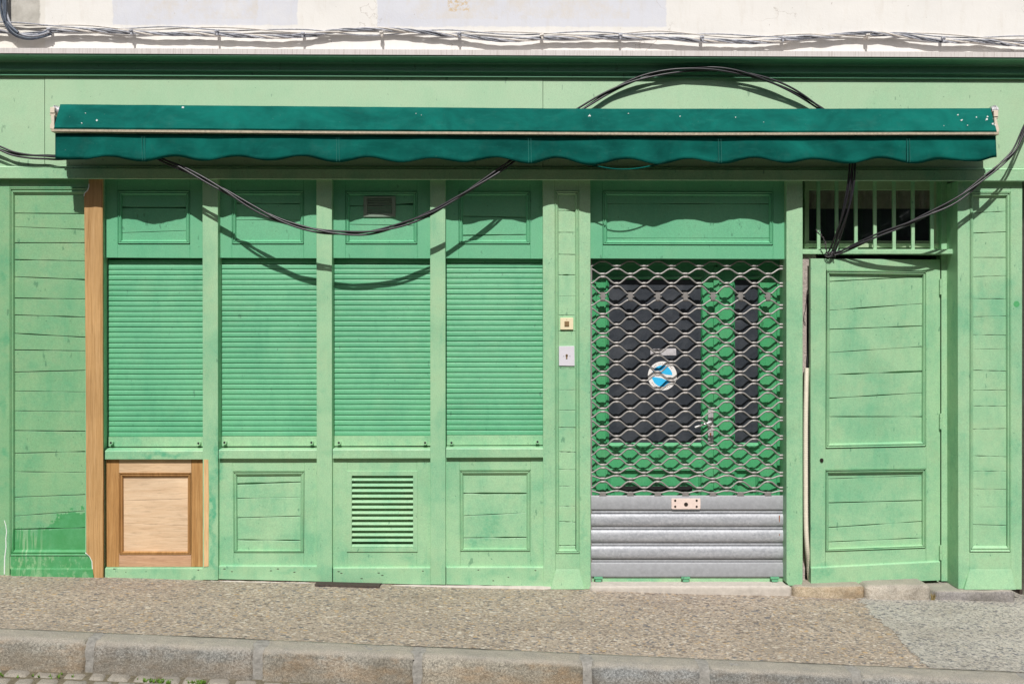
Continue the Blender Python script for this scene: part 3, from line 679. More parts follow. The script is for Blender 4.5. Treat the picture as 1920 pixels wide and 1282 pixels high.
sh = [(203, 381, 494, 818.7, 837.2), (413.2, 596, 494, 817.5, 836.5), (626.3, 809, 494.5, 816.8, 836.0), (837.8, 1021, 495, 815.5, 834.5)]
bolts = [((211, 829), (374.5, 830)), ((423, 828.5), (585.5, 828.5)), ((636.7, 829), (797.7, 829)), ((847, 829), (1007.6, 827.2))]
slabels = ['first roller shutter from the left, beside the bare timber post', 'second roller shutter from the left, crossed by the cable shadow on its upper right', 'third roller shutter from the left, above the louvred vent, under the lowest sag of the cable shadow', 'fourth roller shutter from the left, beside the narrow pilaster with the doorbell']
for k, ((x0, x1, yt, yl, yb), bl) in enumerate(zip(sh, bolts)):
    s = M(); P_ = 9.78; y = yl; rows = []
    while y > 478: rows.append(y); y -= P_
    rows = rows[::-1]; rs = random.Random(k); pts = []
    for r0 in rows[:-1]:
        j = rs.uniform(-.0009, .0009)
        for f_, d_ in ((0.0, .0055), (.05, .0048), (.11, .0006), (.2, -.0004), (.5, -.0012), (.82, -.0016), (.92, -.0010), (.955, .0045)):
            pts.append((r0 + f_*P_, .085 + d_ + j))
    pts.append((yl, .0915))
    Ls = []
    for i in range(31):
        px = lerp(x0, x1, i/30); Lp = []
        for q, (py, d_) in enumerate(pts):
            wv = .35*noise.noise(Vector((px*.012, py*.02, k*5)))
            p = W(px, py + wv, d_); Lp.append(p)
        Ls.append(Lp)
    s.loops(Ls, close=False)
    so = s.build('roller_shutter', M_shut, shop, smooth=True, label=slabels[k])
    s = M(); s.prism([(x0, yl+.4), (x1, yl+.2), (x1, yb-.6), (x0, yb)], .078, .02); s.build('bottom_bar', M_paint, so, bevel=.0015)
    for (bx, by) in bl:
        s = M(); c = W(bx, by, .078); s.cyl(c, .012, .024, 12, 'y', .0095); s.cyl((c[0], c[1]-.024, c[2]), .0135, .004, 12, 'y')
        s.build('stop_knob', M_paint, so, smooth=True)
        s = M(); s.cyl((c[0], c[1]-.0284, c[2]), .0068, .0006, 10, 'y'); s.build('knob_hole', M_dark, so)
    s = M(); s.prism(R(x0-12, 476, x1+6, yb+4), .115, .02); s.build('shutter_backing', M_dark, so)
sills = [(196.3, 380, 839, 844, 861, 861), (409.5, 593.8, 839, 842.3, 859.6, 859.6), (623.3, 807, 838.3, 841.5, 859.2, 858.8), (836.2, 1018.5, 836, 839.5, 857.8, 857.2)]
for k, (x0, x1, ya, yb, yc, yd) in enumerate(sills):
    s = M(); x0w, x1w = X(x0), X(x1)
    Lp = lambda xw, px, y_: [(xw, .10, W(px, 0, .0)[2]*0 + W(0, ya, .10)[2]+.004), (xw, .040, W(0, ya+1.5, .040)[2]), (xw, .010, W(0, yb, .010)[2]), (xw, .004, W(0, yb+1.5, .004)[2]), (xw, .004, W(0, y_, .004)[2]), (xw, .10, W(0, y_, .004)[2])]
    s.loops([Lp(x0w, x0, yc), Lp(x1w, x1, yd)]); s.f.append([0,1,2,3,4,5]); s.f.append([11,10,9,8,7,6])
    s.build('window_sill', M_paint, shop, bevel=.0015)
# lower panels (bay 2, 4), louvred vent (bay 3), bare wood (bay 1)
low2 = panelled(shop, 'lower_panel', [(407, 856), (595, 856), (595, 1060), (407, 1060)], [(436.5, 883), (570.9, 882.8), (569.5, 1034.8), (438.5, 1034.8)], [(445, 891.5), (563.5, 890.5), (563, 1030), (446, 1030)],
    [(907, 903.3, 1.5), (934, 932, .6), (970.3, 967, .8), (1011.5, 1012.6, 1.0)], .03, (M_paint,)*3, .05, seed=41)
low4 = panelled(shop, 'lower_panel', [(832, 854), (1021, 854), (1021, 1063), (832, 1063)], [(861.6, 881), (995, 880.4), (994.5, 1032.6), (863, 1032.6)], [(869.3, 889.5), (987, 889.2), (987, 1027), (869.6, 1027)],
    [(924.6, 924.8, 1.5), (966.7, 961, .6), (1008, 1007, 1.2)], .03, (M_paint,)*3, .05, seed=43)
s = M(); s.prism(R(620, 856, 651, 1064), .03, .05); s.prism(R(781.5, 856, 809, 1064), .03, .05); s.prism(R(651, 856, 781.5, 884), .0308, .05); s.prism(R(651, 1032, 781.5, 1064), .0308, .05)
low3 = s.build('lower_panel', M_paint, shop, bevel=BEV)
louvre(shop, 659.5, 891.5, 774.5, 1026, 650, 882.8, 783, 1034, 13, .024, M_paint, M_paint, 'louvred_vent')
s = M(); s.prism(R(655, 888, 779, 1030), .075, .01); s.build('vent_backing', M_dark, low3)
# bare wood panel of bay 1
s = M(); s.prism(R(198, 864, 384, 1062), .060, .012); w1 = s.build('repair_panel', M_wood_low, shop, label='new unpainted wooden panel below the leftmost shutter')
s = M(); s.prism([(199.5, 861), (223, 861), (223, 1062.5), (200, 1062.5)], .028, .05); s.build('stile', M_wood_stile, w1, bevel=.0015)
s = M(); s.prism([(358.6, 861), (382, 861), (382, 1062), (358.6, 1062)], .028, .05); s.build('stile', M_wood_stile, w1, bevel=.0015)
s = M(); s.prism(R(223.2, 861, 358.4, 886), .029, .05); s.build('top_rail', M_wood_rail, w1, bevel=.001)
s = M(); s.prism(R(223.2, 1037, 358.4, 1062.3), .029, .05); s.build('bottom_rail', M_wood_low, w1, bevel=.001)
mo, mi = [(223.5, 885.5), (358, 885.5), (358, 1039), (223.5, 1039)], [(231.5, 894), (352, 893.7), (351.7, 1033), (232, 1032.5)]
s = M(); s.frame(mo, mi, MOULD, .028); s.build('moulding', M_wood_stile, w1)
s = M(); boards(s, 231, 352.5, 893, 1033.6, [(938.5, 934.5, .35), (980, 986, .3)], .046, seed=51, w=.9); s.build('plywood', M_ply, w1)
s = M(); s.prism([(382.2, 861), (390.5, 861.5), (391.5, 925), (391, 1061), (382.2, 1062)], -.0035, .01); s.build('bare_strip', M_strip, w1)
# skirting boards with bevelled lit tops
for k, (x0, x1, yt0, yt1, yb0, yb1) in enumerate([(196.5, 382.5, 1062.3, 1062.3, 1084.5, 1087), (409.8, 595.5, 1058, 1058.5, 1085, 1089.5), (624.3, 807, 1061.5, 1061, 1091, 1095.5), (836.6, 1019, 1060.5, 1060.5, 1095, 1098.5)]):
    s = M(); x0w, x1w = X(x0, .01), X(x1, .01)
    def Lq(xw, a, b): return [(xw, .032, W(0, a, .032)[2]), (xw, .012, W(0, a+3.2, .012)[2]), (xw, .012, W(0, b, .012)[2]), (xw, .07, W(0, b, .012)[2]), (xw, .07, W(0, a, .032)[2])]
    s.loops([Lq(x0w, yt0, yb0), Lq(x1w, yt1, yb1)]); s.f.append([0,1,2,3,4]); s.f.append([9,8,7,6,5])
    s.build('skirting_board', M_paint, shop, bevel=.001)
# nail holes in skirting
s = M()
for a, b in ((214, 1066), (236, 1072), (372, 1068), (421, 1066), (435, 1071), (508, 1069.5), (521, 1066), (581, 1067), (552, 1072), (635, 1071), (640, 1074), (710, 1073.5), (717, 1078), (793, 1070), (678, 1084), (897, 1068), (1004, 1069), (925, 1088), (953, 1081.5)):
    c = W(a, b, .0118); s = M(); s.add([(c[0]+.006*cos(q*pi/4)*(1+.5*cos(a)), c[1], c[2]+.003*sin(q*pi/4)) for q in range(8)], [list(range(8))]); s.build('nail_hole', M_knob, shop)

# ---- middle pilaster
def plinthed(parent, x0, x1, yb, tq, mats, yy):
    s = M(); (a, b), (c, d) = tq[0], tq[1]
    (e, f), (g, h) = tq[2], tq[3]
    F_ = [W(a, b, yy-.002), W(c, d, yy-.002), W(g, h, yy-.020), W(e, f, yy-.020)]
    T_ = [W(a+1, b-3, yy), W(c-1, d-3, yy)]
    B_ = [(p[0], p[1]+.1, p[2]) for p in F_]
    s.add(F_ + B_ + T_, [[0,1,2,3],[7,6,5,4],[0,3,7,4],[1,5,6,2],[3,2,6,7],[0,1,9,8]])
    s.build('plinth', mats, parent, bevel=.0015)
mp = panelled(shop, 'pilaster', [(1017.7, BB(1018)-2), (1107, BB(1107)-2), (1107.5, 1104), (1018.5, 1103.5)], [(1040, 358), (1085.5, 358.3), (1087.2, 1037), (1041.7, 1037)], [(1047.5, 365.8), (1077.8, 366), (1079.6, 1029), (1048.6, 1029)],
    [(395, 395.5, .7), (436, 436, .6), (477, 477.5, .8), (515.6, 515.6, 1.2), (555, 555, .15), (591, 591, .5), (620.5, 621, .7), (691, 691, .7), (731, 731, .5), (769, 769, .5), (801, 801.5, 1.), (846.5, 847.5, .9), (880, 880.3, .6), (911, 911, .5), (948.5, 948.5, .6), (977, 978.5, .9), (1022.5, 1022, 1.)],
    .004, (M_paint,)*3, .33, seed=61, w=1.2, label='narrow pilaster in the middle carrying the doorbell and the key switch')
plinthed(mp, 0, 0, 0, [(1041.5, 1069), (1087, 1069), (1032, 1104.5), (1096, 1104.5)], M_paint, .002)

# ---- bay over the grille, right post
panelled(shop, 'upper_panel', [(1105, BB(1105)-2), (1476, BB(1476)-2), (1476, 486), (1105, 484.8)], [(1130, 359), (1449.5, 360), (1449.5, 459.3), (1130, 458.5)], [(1138.8, 367), (1441.5, 368), (1441.5, 452), (1138.8, 451.5)],
    [(381.5, 382.5, .8), (447, 447, .5)], .05, (M_upper,)*3, .05, seed=71, w=1.2)
s = M(); s.prism([(1474.5, BB(1474)-2), (1505, BB(1505)-2), (1505, 1090), (1503, 1097.5), (1479, 1097.5), (1474.8, 1091)], -.002, .34); s.build('post', M_paint, shop, bevel=BEV, label='green post between the security grille and the ajar door')

# ---- right pilaster
rp = panelled(shop, 'pilaster', [(1795.5, BB(1797)-2), (1917, BB(1917)-2), (1916, 1104.5), (1797, 1103.5)], [(1819, 360.3), (1895.5, 360.3), (1895.5, 1034.5), (1818, 1034.5)], [(1825, 368.6), (1885.5, 368.8), (1887, 1022.3), (1825, 1022.3)],
    [(399.5, 396.5, .8), (437.5, 435, .9), (483, 483, .9), (519, 517, .6), (560, 560.5, .7), (594, 592.5, .5), (627.5, 628.5, .6), (654.5, 654, .3), (694, 695.7, .8), (732, 731, .7), (761, 761, .8), (804.3, 803.3, .8), (854, 856, .7), (883.5, 883, .5), (916, 917.5, .6), (950, 950, .4), (983, 984.5, .8)],
    .004, (M_paint,)*3, .36, seed=81, w=1.2, label='right pilaster at the far end beside the ajar door')
plinthed(rp, 0, 0, 0, [(1817.5, 1069), (1897, 1069), (1808.5, 1105), (1905.5, 1105)], M_paint, .002)
s = M(); c = W(1906, 570, .0035); s.add([(c[0]+.019*cos(q*pi/8), c[1], c[2]+.019*sin(q*pi/8)) for q in range(16)], [list(range(16))]); s.build('filler_dot', paint('dot_green', (.07, .38, .13), (.06, .36, .12), .2), rp)
# neighbour beyond the right end: dark gap then rough wall ; left beyond the frame
s = M(); s.prism([(1938, 335), (2400, 335), (2400, 1160), (1938, 1160)], .02, .3); s.build('side_wall', M_plaster, shop); s = M(); s.prism([(-600, 330), (-82, 330), (-82, 1085), (-600, 1070)], .02, .3); s.build('side_wall', M_plaster, shop)
s = M(); s.prism([(1912, 335), (1942, 335), (1942, 1150), (1912, 1150)], .16, .1); s.build('gap_wall', M_iron, shop)

# ---- glazed door behind the grille
gd = .175
s = M()
s.prism(R(1100, 478, 1118, 1100), gd-.012, .06); s.prism(R(1457, 478, 1476, 1100), gd-.012, .06); s.prism(R(1118, 478, 1457, 496), gd-.012, .06)
gdoor = s.build('door_frame', M_inner, shop, bevel=.002)
def leaf(x0, x1, gx0, gx1, glabel, big):
    s = M(); s.prism(R(x0, 496, gx0, 1092), gd, .045); s.prism(R(gx1, 496, x1, 1092), gd, .045)
    s.prism(R(gx0, 496, gx1, 518), gd+.001, .045); s.prism(R(gx0, 837, gx1, 880), gd+.001, .045); s.prism(R(gx0, 1075, gx1, 1092), gd+.001, .045)
    lf = s.build('door_leaf', M_inner, shop, bevel=.0015, label=glabel)
    s = M(); s.frame(R(gx0, 518, gx1, 838), R(gx0+6 if big else gx0+4, 524, gx1-4, 829.5), [(0, -.001), (0, -.007), (.3, -.009), (.6, -.002), (1, .008), (1, .02)], gd)
    s.frame(R(gx0, 878, gx1, 1076), R(gx0+9, 888, gx1-9, 1066), [(0, -.001), (0, -.006), (.3, -.008), (.45, .0), (.55, .004), (.8, .010), (1, .016), (1, .02)], gd)
    s.prism(R(gx0+8, 886, gx1-8, 1068), gd+.017, .006); s.build('panel_moulding', M_inner, lf)
    s = M(); s.prism(R(gx0+2, 520, gx1-1, 833), gd+.014, .006); s.build('glass_pane', M_glass_dark, lf)
    return lf
lf1 = leaf(1118, 1343, 1136, 1318, 'wide glazed left door leaf behind the security grille', 1); lf2 = leaf(1344.5, 1457, 1374, 1425, 'narrow glazed right door leaf behind the security grille', 0)
s = M(); s.prism(R(1155, 911, 1298, 921), gd-.001, .004); s.build('letter_slot', M_dark, lf1)
s = M(); s.prism(R(1152, 922, 1300, 930), gd-.010, .012); s.build('letter_flap', M_inner, lf1)
s = M(); s.prism(R(1338, 500, 1349, 1092), gd-.012, .012); s.build('meeting_stile', M_inner, lf1, bevel=.002)
s = M(); s.prism(R(1327.5, 767.5, 1337.5, 830), gd-.019, .008)
a = W(1333, 791, gd-.05); s.tube([W(1333, 791, gd-.016), W(1333, 791, gd-.05), W(1326, 793.5, gd-.058), W(1314, 797, gd-.058), W(1303, 801, gd-.054)], .0075, 10)
s.build('door_handle', M_alu, lf1, smooth=True)
s = M(); s.prism(R(1330.8, 811, 1333.8, 817), gd-.0198, .001); s.build('key_hole', plain('rust_brown', (.22, .08, .04), .7), lf1)
# door sticker : white disc, two blue leaf shapes, faint ring of illegible marks
def disc(c, r, y, n=40, th=.0006):
    m_ = M(); m_.cyl((c[0], y, c[2]), r, th, n, 'y'); return m_
c = W(1242, 704.5, gd+.012)
stk = thing('round_sticker', 'round white sticker with two light blue shapes on the glass of the shop door', 'sticker', (c[0], gd+.0125, c[2]))
disc(c, .0935, gd+.0135, 44).build('sticker_disc', M_stick, stk)
def poly(pts, y, name, m, parent, th=.0004):
    s = M(); s.prism(pts, y, th); return s.build(name, m, parent)
Z1 = lambda x, y: (1200 + x/12.82, 640 + y/12.82)
poly([Z1(*q) for q in ((345, 655), (400, 610), (470, 580), (560, 572), (620, 585), (680, 620), (730, 680), (765, 740), (780, 808), (700, 805), (600, 790), (520, 760), (440, 745), (300, 735), (320, 690))], gd+.0125, 'light_blue_shape', M_blue, stk)
poly([Z1(*q) for q in ((300, 735), (345, 660), (470, 640), (560, 578), (620, 590), (560, 650), (480, 700), (540, 770), (440, 745))], gd+.0120, 'dark_blue_shape', M_blue2, stk)
poly([Z1(*q) for q in ((285, 880), (330, 850), (430, 868), (520, 880), (610, 920), (720, 960), (740, 1000), (660, 1060), (560, 1085), (440, 1070), (350, 1000))], gd+.0125, 'light_blue_shape', M_blue, stk)
poly([Z1(*q) for q in ((610, 945), (740, 972), (700, 1040), (640, 1075), (560, 1088), (480, 1080), (560, 1020))], gd+.0120, 'dark_blue_shape', M_blue2, stk)
s = M()
for i in range(24):
    a = radians(40 + i*8.2) if i < 13 else radians(215 + (i-13)*9)
    if i in (5, 9): continue
    p = (c[0] + .079*cos(a), c[2] + .079*sin(a)); u = (cos(a), sin(a)); v = (-sin(a), cos(a)); hw, hh_ = .0022, .0045
    s.add([(p[0]+u[0]*hh_*A+v[0]*hw*B, gd+.0123, p[1]+u[1]*hh_*A+v[1]*hw*B) for A, B in ((-1,-1),(-1,1),(1,1),(1,-1))], [[0,1,2,3]])
s.build('ring_of_faint_marks', M_ink, stk)
s = M(); s.prism([(1219.3, 654), (1267.5, 653), (1268, 666), (1220, 666)], gd+.0125, .001)
rs_ = s.build('oblong_label', plain('silvery_label', (.62, .60, .62), .35, .2, .25, 40), None); tag(rs_, 'small oblong silvery label above the round sticker on the door glass', 'label')

# ---- security grille
gy = .092
grille = thing('security_grille', 'closed metal security grille of wavy wires above galvanised slats, before the glazed door', 'security grille', (X(1290), gy, W(0, 1092)[2]))
rows_ = [(487, 1), (501.5, 0), (516.3, 1), (534, 0), (553.5, 1), (575.5, 0), (591.5, 1), (611, 0), (628.3, 1), (645.6, 0), (663.8, 1), (681, 0), (699.7, 1), (716.3, 0), (733.4, 1), (750.4, 0), (768.5, 1), (785.5, 0), (802.7, 1), (820, 0), (838, 1), (856, 0), (874, 1), (888.7, 0), (899.8, 1), (917, 0), (926.5, 1)]
odd = [1130.4 + 51.7*k for k in range(-1, 8)]; even = [1104.6 + 51.7*k for k in range(0, 9)]
for i in range(len(rows_)-1):
    (ya, pa), (yb, pb) = rows_[i], rows_[i+1]
    if i == 4: ya += 6.5
    hi, lo = (odd, even) if pa else (even, odd)
    P_ = []; rr = []; px = 1108.0
    while px <= 1469.5:
        u = (px - hi[0])/51.7; ph = abs(((u + .5) % 1) - .5)*2          # 0 at high, 1 at low
        f_ = min(1, max(0, (ph-.16)/.68)); f_ = f_*f_*(3-2*f_)*.75 + f_*.25
        wv = .5*noise.noise(Vector((px*.02, i*3., 0)))
        P_.append(W(px, lerp(ya+2.9, yb-2.9, f_)+wv, gy + (.0012 if i % 2 else -.0012))); rr.append(.0075 if ph < .13 or ph > .87 else .0053); px += 1.6
    s = M(); s.tube(P_, lambda u, rr=rr: rr[int(round(u*(len(rr)-1)))], 8); s.build('wavy_wire', M_mesh, grille, smooth=True)
for px in odd:
    if px < 1109 or px > 1467: continue
    yy = rows_[4][0]; cl = M()
    cl.prism([(px-4.5, yy-5.5), (px+4.5, yy-5.5), (px+4.5, yy+1.2), (px+7.5, yy+1.2), (px+7.5, yy+3.6), (px+4.2, yy+3.6), (px+4.2, yy+9.5), (px-4.2, yy+9.5), (px-4.2, yy+3.6), (px-7.5, yy+3.6), (px-7.5, yy+1.2), (px-4.5, yy+1.2)], gy-.011, .022); cl.build('link_clamp', M_mesh, grille, bevel=.002)
    yy = rows_[-1][0]; cl = M(); cl.prism([(px-4, yy-4), (px+4, yy-4), (px+7, yy+3), (px-7, yy+3)], gy-.012, .022); cl.build('anchor_clamp', M_mesh, grille, bevel=.002)
# slats
def slat(y0, y1, prof, m, name='slat'):
    s = M(); Ls = []
    for i in range(13):
        px = lerp(1108.5, 1470.5, i/12); Ls.append([W(px, lerp(y0, y1, f_), gy + d_) for f_, d_ in prof])
    s.loops(Ls, close=False); return s.build(name, m, grille, smooth=True)
slat(928.3, 957, [(0, .010), (0, -.006), (.06, -.010), (.9, -.010), (.95, -.004), (1, .004)], M_galv2, 'top_slat')
for a in (956.5, 986.5, 1017.0):
    slat(a, a+30.6, [(0, .010), (.025, .010), (.03, .001), (.12, -.001), (.155, -.0005), (.165, .010), (.195, .010), (.20, -.002), (.24, -.007), (.34, -.013), (.50, -.0155), (.74, -.0165), (.88, -.0125), (.93, -.0085), (.975, -.004), (1, .010)], M_galv)
slat(1047.3, 1082.5, [(0, .006), (.13, .002), (.16, .006), (.2, -.006), (.26, -.010), (.93, -.010), (.97, -.004), (1, .006)], M_galv2, 'bottom_slat')
s = M(); s.prism(R(1109, 1082.5, 1471, 1091), gy+.004, .03); s.build('bottom_bar', M_paint, grille, bevel=.002)
for px in (1122, 1286, 1453):
    s = M(); s.prism(R(px-8, 1081.5, px+8, 1085), gy-.022, .03); s.prism(R(px-5.5, 1085, px+5.5, 1090), gy-.018, .03); s.prism(R(px-3.5, 1090, px+3.5, 1094), gy-.014, .02); s.build('foot_stop', M_green_dark, grille)
s = M(); s.prism([(1260.5, 934), (1312.5, 934), (1313.5, 935.2), (1313.5, 953), (1312.3, 954.2), (1260.5, 954.2), (1259, 952.8), (1259, 935.2)], gy-.0145, .005)
lk = s.build('lock_plate', M_plate, grille, bevel=.001)
for a, b, r_ in ((1266, 938, .0075), (1266, 949.3, .0075), (1306.3, 938, .0075), (1306.3, 949.3, .0075), (1286.3, 945.3, .0135)):
    s = M(); q = W(a, b, gy-.0142); s.cyl(q, r_, .003, 14, 'y', r_*.8); s.build('rivet', M_knob, lk, smooth=True)
for px in (1108.5, 1470.8):
    s = M(); s.prism(R(px-1.6, 484, px+1.6, 1092), gy-.004, .03); s.build('guide_rail', M_mesh, grille)
s = M(); s.prism([(1460.5, 966), (1462.5, 966), (1462, 978), (1461, 979)], gy-.0175, .001); s.prism([(1461.3, 1000), (1462.3, 1000), (1462.3, 1004), (1461.3, 1004)], gy-.0175, .001); s.build('rust_stain', plain('rust', (.30, .09, .03), .8), grille)
s = M(); s.prism(R(1100, 1086, 1476, 1094), gy+.04, .06); s.build('door_sill', M_green_dark, shop)

# ---- recess with barred window and ajar door
jd = .165
s = M(); s.prism(R(1765.2, 335, 1776.5, 1089), jd, .15); s.prism(R(1756, 335, 1800, 1091), jd+.045, .10); s.build('door_jamb', M_paint, shop, bevel=.001)
s = M(); s.prism(R(1503, 467, 1786.5, 470.2), .082, .2); s.prism([(1503, 469.8), (1786.5, 469), (1786.5, 476), (1503, 476.4)], .078, .2); s.build('transom_sill', M_paint, shop, bevel=.0015)
s = M(); A = .215
s.prism(R(1509, 340, 1517, 466), A, .04); s.prism(R(1751, 340, 1762, 466), A, .04); s.prism(R(1517, 340, 1751, 356), A, .04); s.prism(R(1517, 451.5, 1751, 455), A+.01, .03); s.prism(R(1509, 455.8, 1760, 464), A-.02, .05)
win = s.build('barred_window', M_trim, shop, bevel=.0015, label='small barred window above the ajar door')
s = M(); s.prism(R(1515, 354, 1753, 453), A+.02, .004); s.build('glass_pane', M_glass, win)
s = M()
Ls = []
for i in range(90):
    px = lerp(1514, 1752, i/89); d_ = A+.045+.008*sin(i*.75+sin(i*.31)*2); Ls.append([W(px, 345, d_), W(px, 391.5, d_)])
s.loops(Ls, close=False); s.build('brown_pane_sheet', M_brown_sheet, win, smooth='all')  # rippled brown sheet behind the upper part of the pane
s = M(); s.prism(R(1508, 338, 1762, 470), A+.08, .01); s.build('window_backing', plain('dim_room', (.022, .022, .030), .7), win)
for px in (1535, 1569, 1605, 1640.7, 1676.6, 1712, 1747.8):
    s = M(); s.prism([(px-3.1, BB(px)-3), (px+3.1, BB(px)-3), (px+3.4, 468), (px-2.9, 468)], .10, .014); s.build('window_bar', M_paint, win, bevel=.001)
s = M(); s.prism(R(1503, 477, 1765, 1100), .30, .03); s.build('inner_backing', M_dark, shop)
s = M(); s.prism([(1500, 477), (1530, 477), (1530, 545), (1512.5, 552), (1512, 700), (1509, 1095), (1500, 1095)], .105, .03); s.build('inner_wall', M_stucco, shop)
s = M(); s.prism([(1512, 549), (1524, 545), (1535, 545), (1535, 1100), (1512, 1100)], .14, .03); s.build('inner_door_frame', M_sec, shop)

dd = lambda px: lerp(.030, jd, (px-1520)/(1763-1520))
s = M()
DO = [(1520, 484.8), (1763, 486.8), (1763, 1052), (1520, 1064)]
top_o = [(1550, 506.6), (1737.5, 509.5), (1736.6, 836.3), (1548, 840)]; top_i = [(1556, 514.5), (1729, 516), (1728, 827), (1555, 831)]
bot_o = [(1547.5, 880.6), (1736.6, 878), (1736, 1026.6), (1548, 1033)]; bot_i = [(1553.5, 887.8), (1728, 885.8), (1728, 1019.8), (1554, 1027)]
T_ = .04
def dr(q): s.prism(q, dd, T_)
s.prism([(1520, 484.8), (1549, 485), (1547.5, 1064.5), (1520, 1065)], dd, T_)
s.prism([(1737, 486.6), (1763, 486.8), (1763, 1052), (1736.5, 1053)], dd, T_)
dz = lambda px: dd(px)+.0008
s.prism([(1549, 485), (1737, 486.6), (1737.5, 509.5), (1549.5, 506.6)], dz, T_)
s.prism([(1548, 840), (1736.6, 836.3), (1736.6, 878), (1547.5, 880.6)], dz, T_)
s.prism([(1548, 1033), (1736, 1026.6), (1736.3, 1053), (1547.7, 1064)], dz, T_)
door = s.build('side_door', M_paint, shop, bevel=BEV, label='panelled green wooden door standing slightly ajar below the barred window')
for mo, mi, cr, sd_ in ((top_o, top_i, [(528, 518.5, .9), (582, 569.3, 1.1), (617.6, 611, 1.), (661, 649.7, .6), (702.6, 696, 1.6), (746.5, 736.3, .8), (781, 781, .9)], 91), (bot_o, bot_i, [(897.5, 891.6, .5), (942.5, 938, .9), (988.7, 977, .9), (1015.7, 1008, .8)], 93)):
    s = M(); s.frame(mo, mi, [(t_, o_*1.35) for t_, o_ in MOULD], dd); s.build('moulding', M_paint, door)
    s = M(); boards(s, mi[0][0]-1, mi[1][0]+1, (mi[0][1]-1, mi[1][1]-1), (mi[3][1]+1, mi[2][1]+1), cr, (lambda px: dd(px)+.021), seed=sd_, w=1.5); s.build('panel_boards', M_paint, door)
s = M()
Lf = lambda px, a, b: [W(px, a, dd(px)), W(px, a+3, dd(px)-.014), W(px, b, dd(px)-.014), (W(px, b, dd(px)-.014)[0], dd(px)+T_, W(px, b, dd(px)-.014)[2]), (W(px, a, dd(px))[0], dd(px)+T_, W(px, a, dd(px))[2])]
s.loops([Lf(1520.5, 1062, 1097), Lf(1763, 1050, 1087.3)]); s.f.append([0,1,2,3,4]); s.f.append([9,8,7,6,5]); s.build('kick_board', M_paint, door, bevel=.001)
s = M(); q = W(1540.4, 862.4, dd(1540)); s.cyl(q, .013, .007, 16, 'y', .011); s.cyl((q[0], q[1]-.007, q[2]), .006, .003, 12, 'y'); s.build('lock_cylinder', M_knob, door, smooth=True)
for a, b in ((523, 552), (775, 804), (1022, 1049)):
    s = M(); s.tube([W(1764, a, jd-.012), W(1764, (a+b)/2-.3, jd-.012)], .0085, 10); s.tube([W(1764, (a+b)/2+.3, jd-.012), W(1764, b, jd-.012)], .0085, 10); s.build('hinge', M_paint, door, smooth=True)

# ---- plates on the pilaster (things of their own)
py0 = .020
bell = thing('doorbell', 'square ivory doorbell plate with a brown push button on the narrow pilaster', 'doorbell', (X(1062.7), py0, W(0, 618)[2]))
s = M(); s.prism(R(1050.5, 595.8, 1075, 618), py0-.012, .012); s.build('back_plate', M_cream, bell, bevel=.002)
s = M(); s.prism(R(1058.4, 602.2, 1067.2, 611.4), py0-.017, .006); s.build('push_button', M_brass, bell, bevel=.001)
s = M(); q = W(1062.6, 599.4, py0-.0122); s.cyl(q, .0018, .0006, 8, 'y'); s.build('screw', M_knob, bell)
key = thing('key_switch', 'white rectangular key switch plate below the doorbell on the narrow pilaster', 'key switch', (X(1062.7), py0, W(0, 686)[2]))
s = M(); s.prism([(1048, 649), (1077, 648.6), (1077.6, 686), (1048.2, 685.6)], py0-.008, .008); s.build('back_plate', M_whitep, key, bevel=.0015)
s = M(); q = W(1062.6, 666, py0-.008); s.cyl(q, .0075, .003, 14, 'y'); s.prism(R(1061.2, 667, 1064, 672.5), py0-.011, .004); s.build('lock_barrel', M_brass, key, smooth=True)
s = M(); s.cyl(W(1062.6, 665.6, py0-.0112), .003, .0006, 8, 'y'); s.cyl(W(1057, 667.8, py0-.0082), .0022, .001, 8, 'y'); s.cyl(W(1068.5, 667.6, py0-.0082), .0022, .001, 8, 'y'); s.build('screw', M_knob, key)

# ================================================================ PLASTER WALL ABOVE
s = M(); nx, nz_ = 200, 24; vs = []; fs = []
zb, zt = W(0, 100)[2], 5.2
for j in range(nz_+1):
    for i in range(nx+1):
        x = lerp(-4.6, 4.8, i/nx); z = lerp(zb-.1, zt, (j/nz_)**1.6); vs.append((x, .03 + .006*noise.noise(Vector((x*1.2, 0, z*1.2))) + .003*noise.noise(Vector((x*6, 2, z*6))), z))
for j in range(nz_):
    for i in range(nx): q = j*(nx+1)+i; fs.append([q, q+1, q+nx+2, q+nx+1])
s.add(vs, fs); s.box(-4.6, 4.8, .06, .5, zb-.1, zt)
pw = s.build('house_wall', M_plaster, None, smooth='all'); tag(pw, 'white plastered upper wall of the house with faded lilac overpainted patches', 'wall')

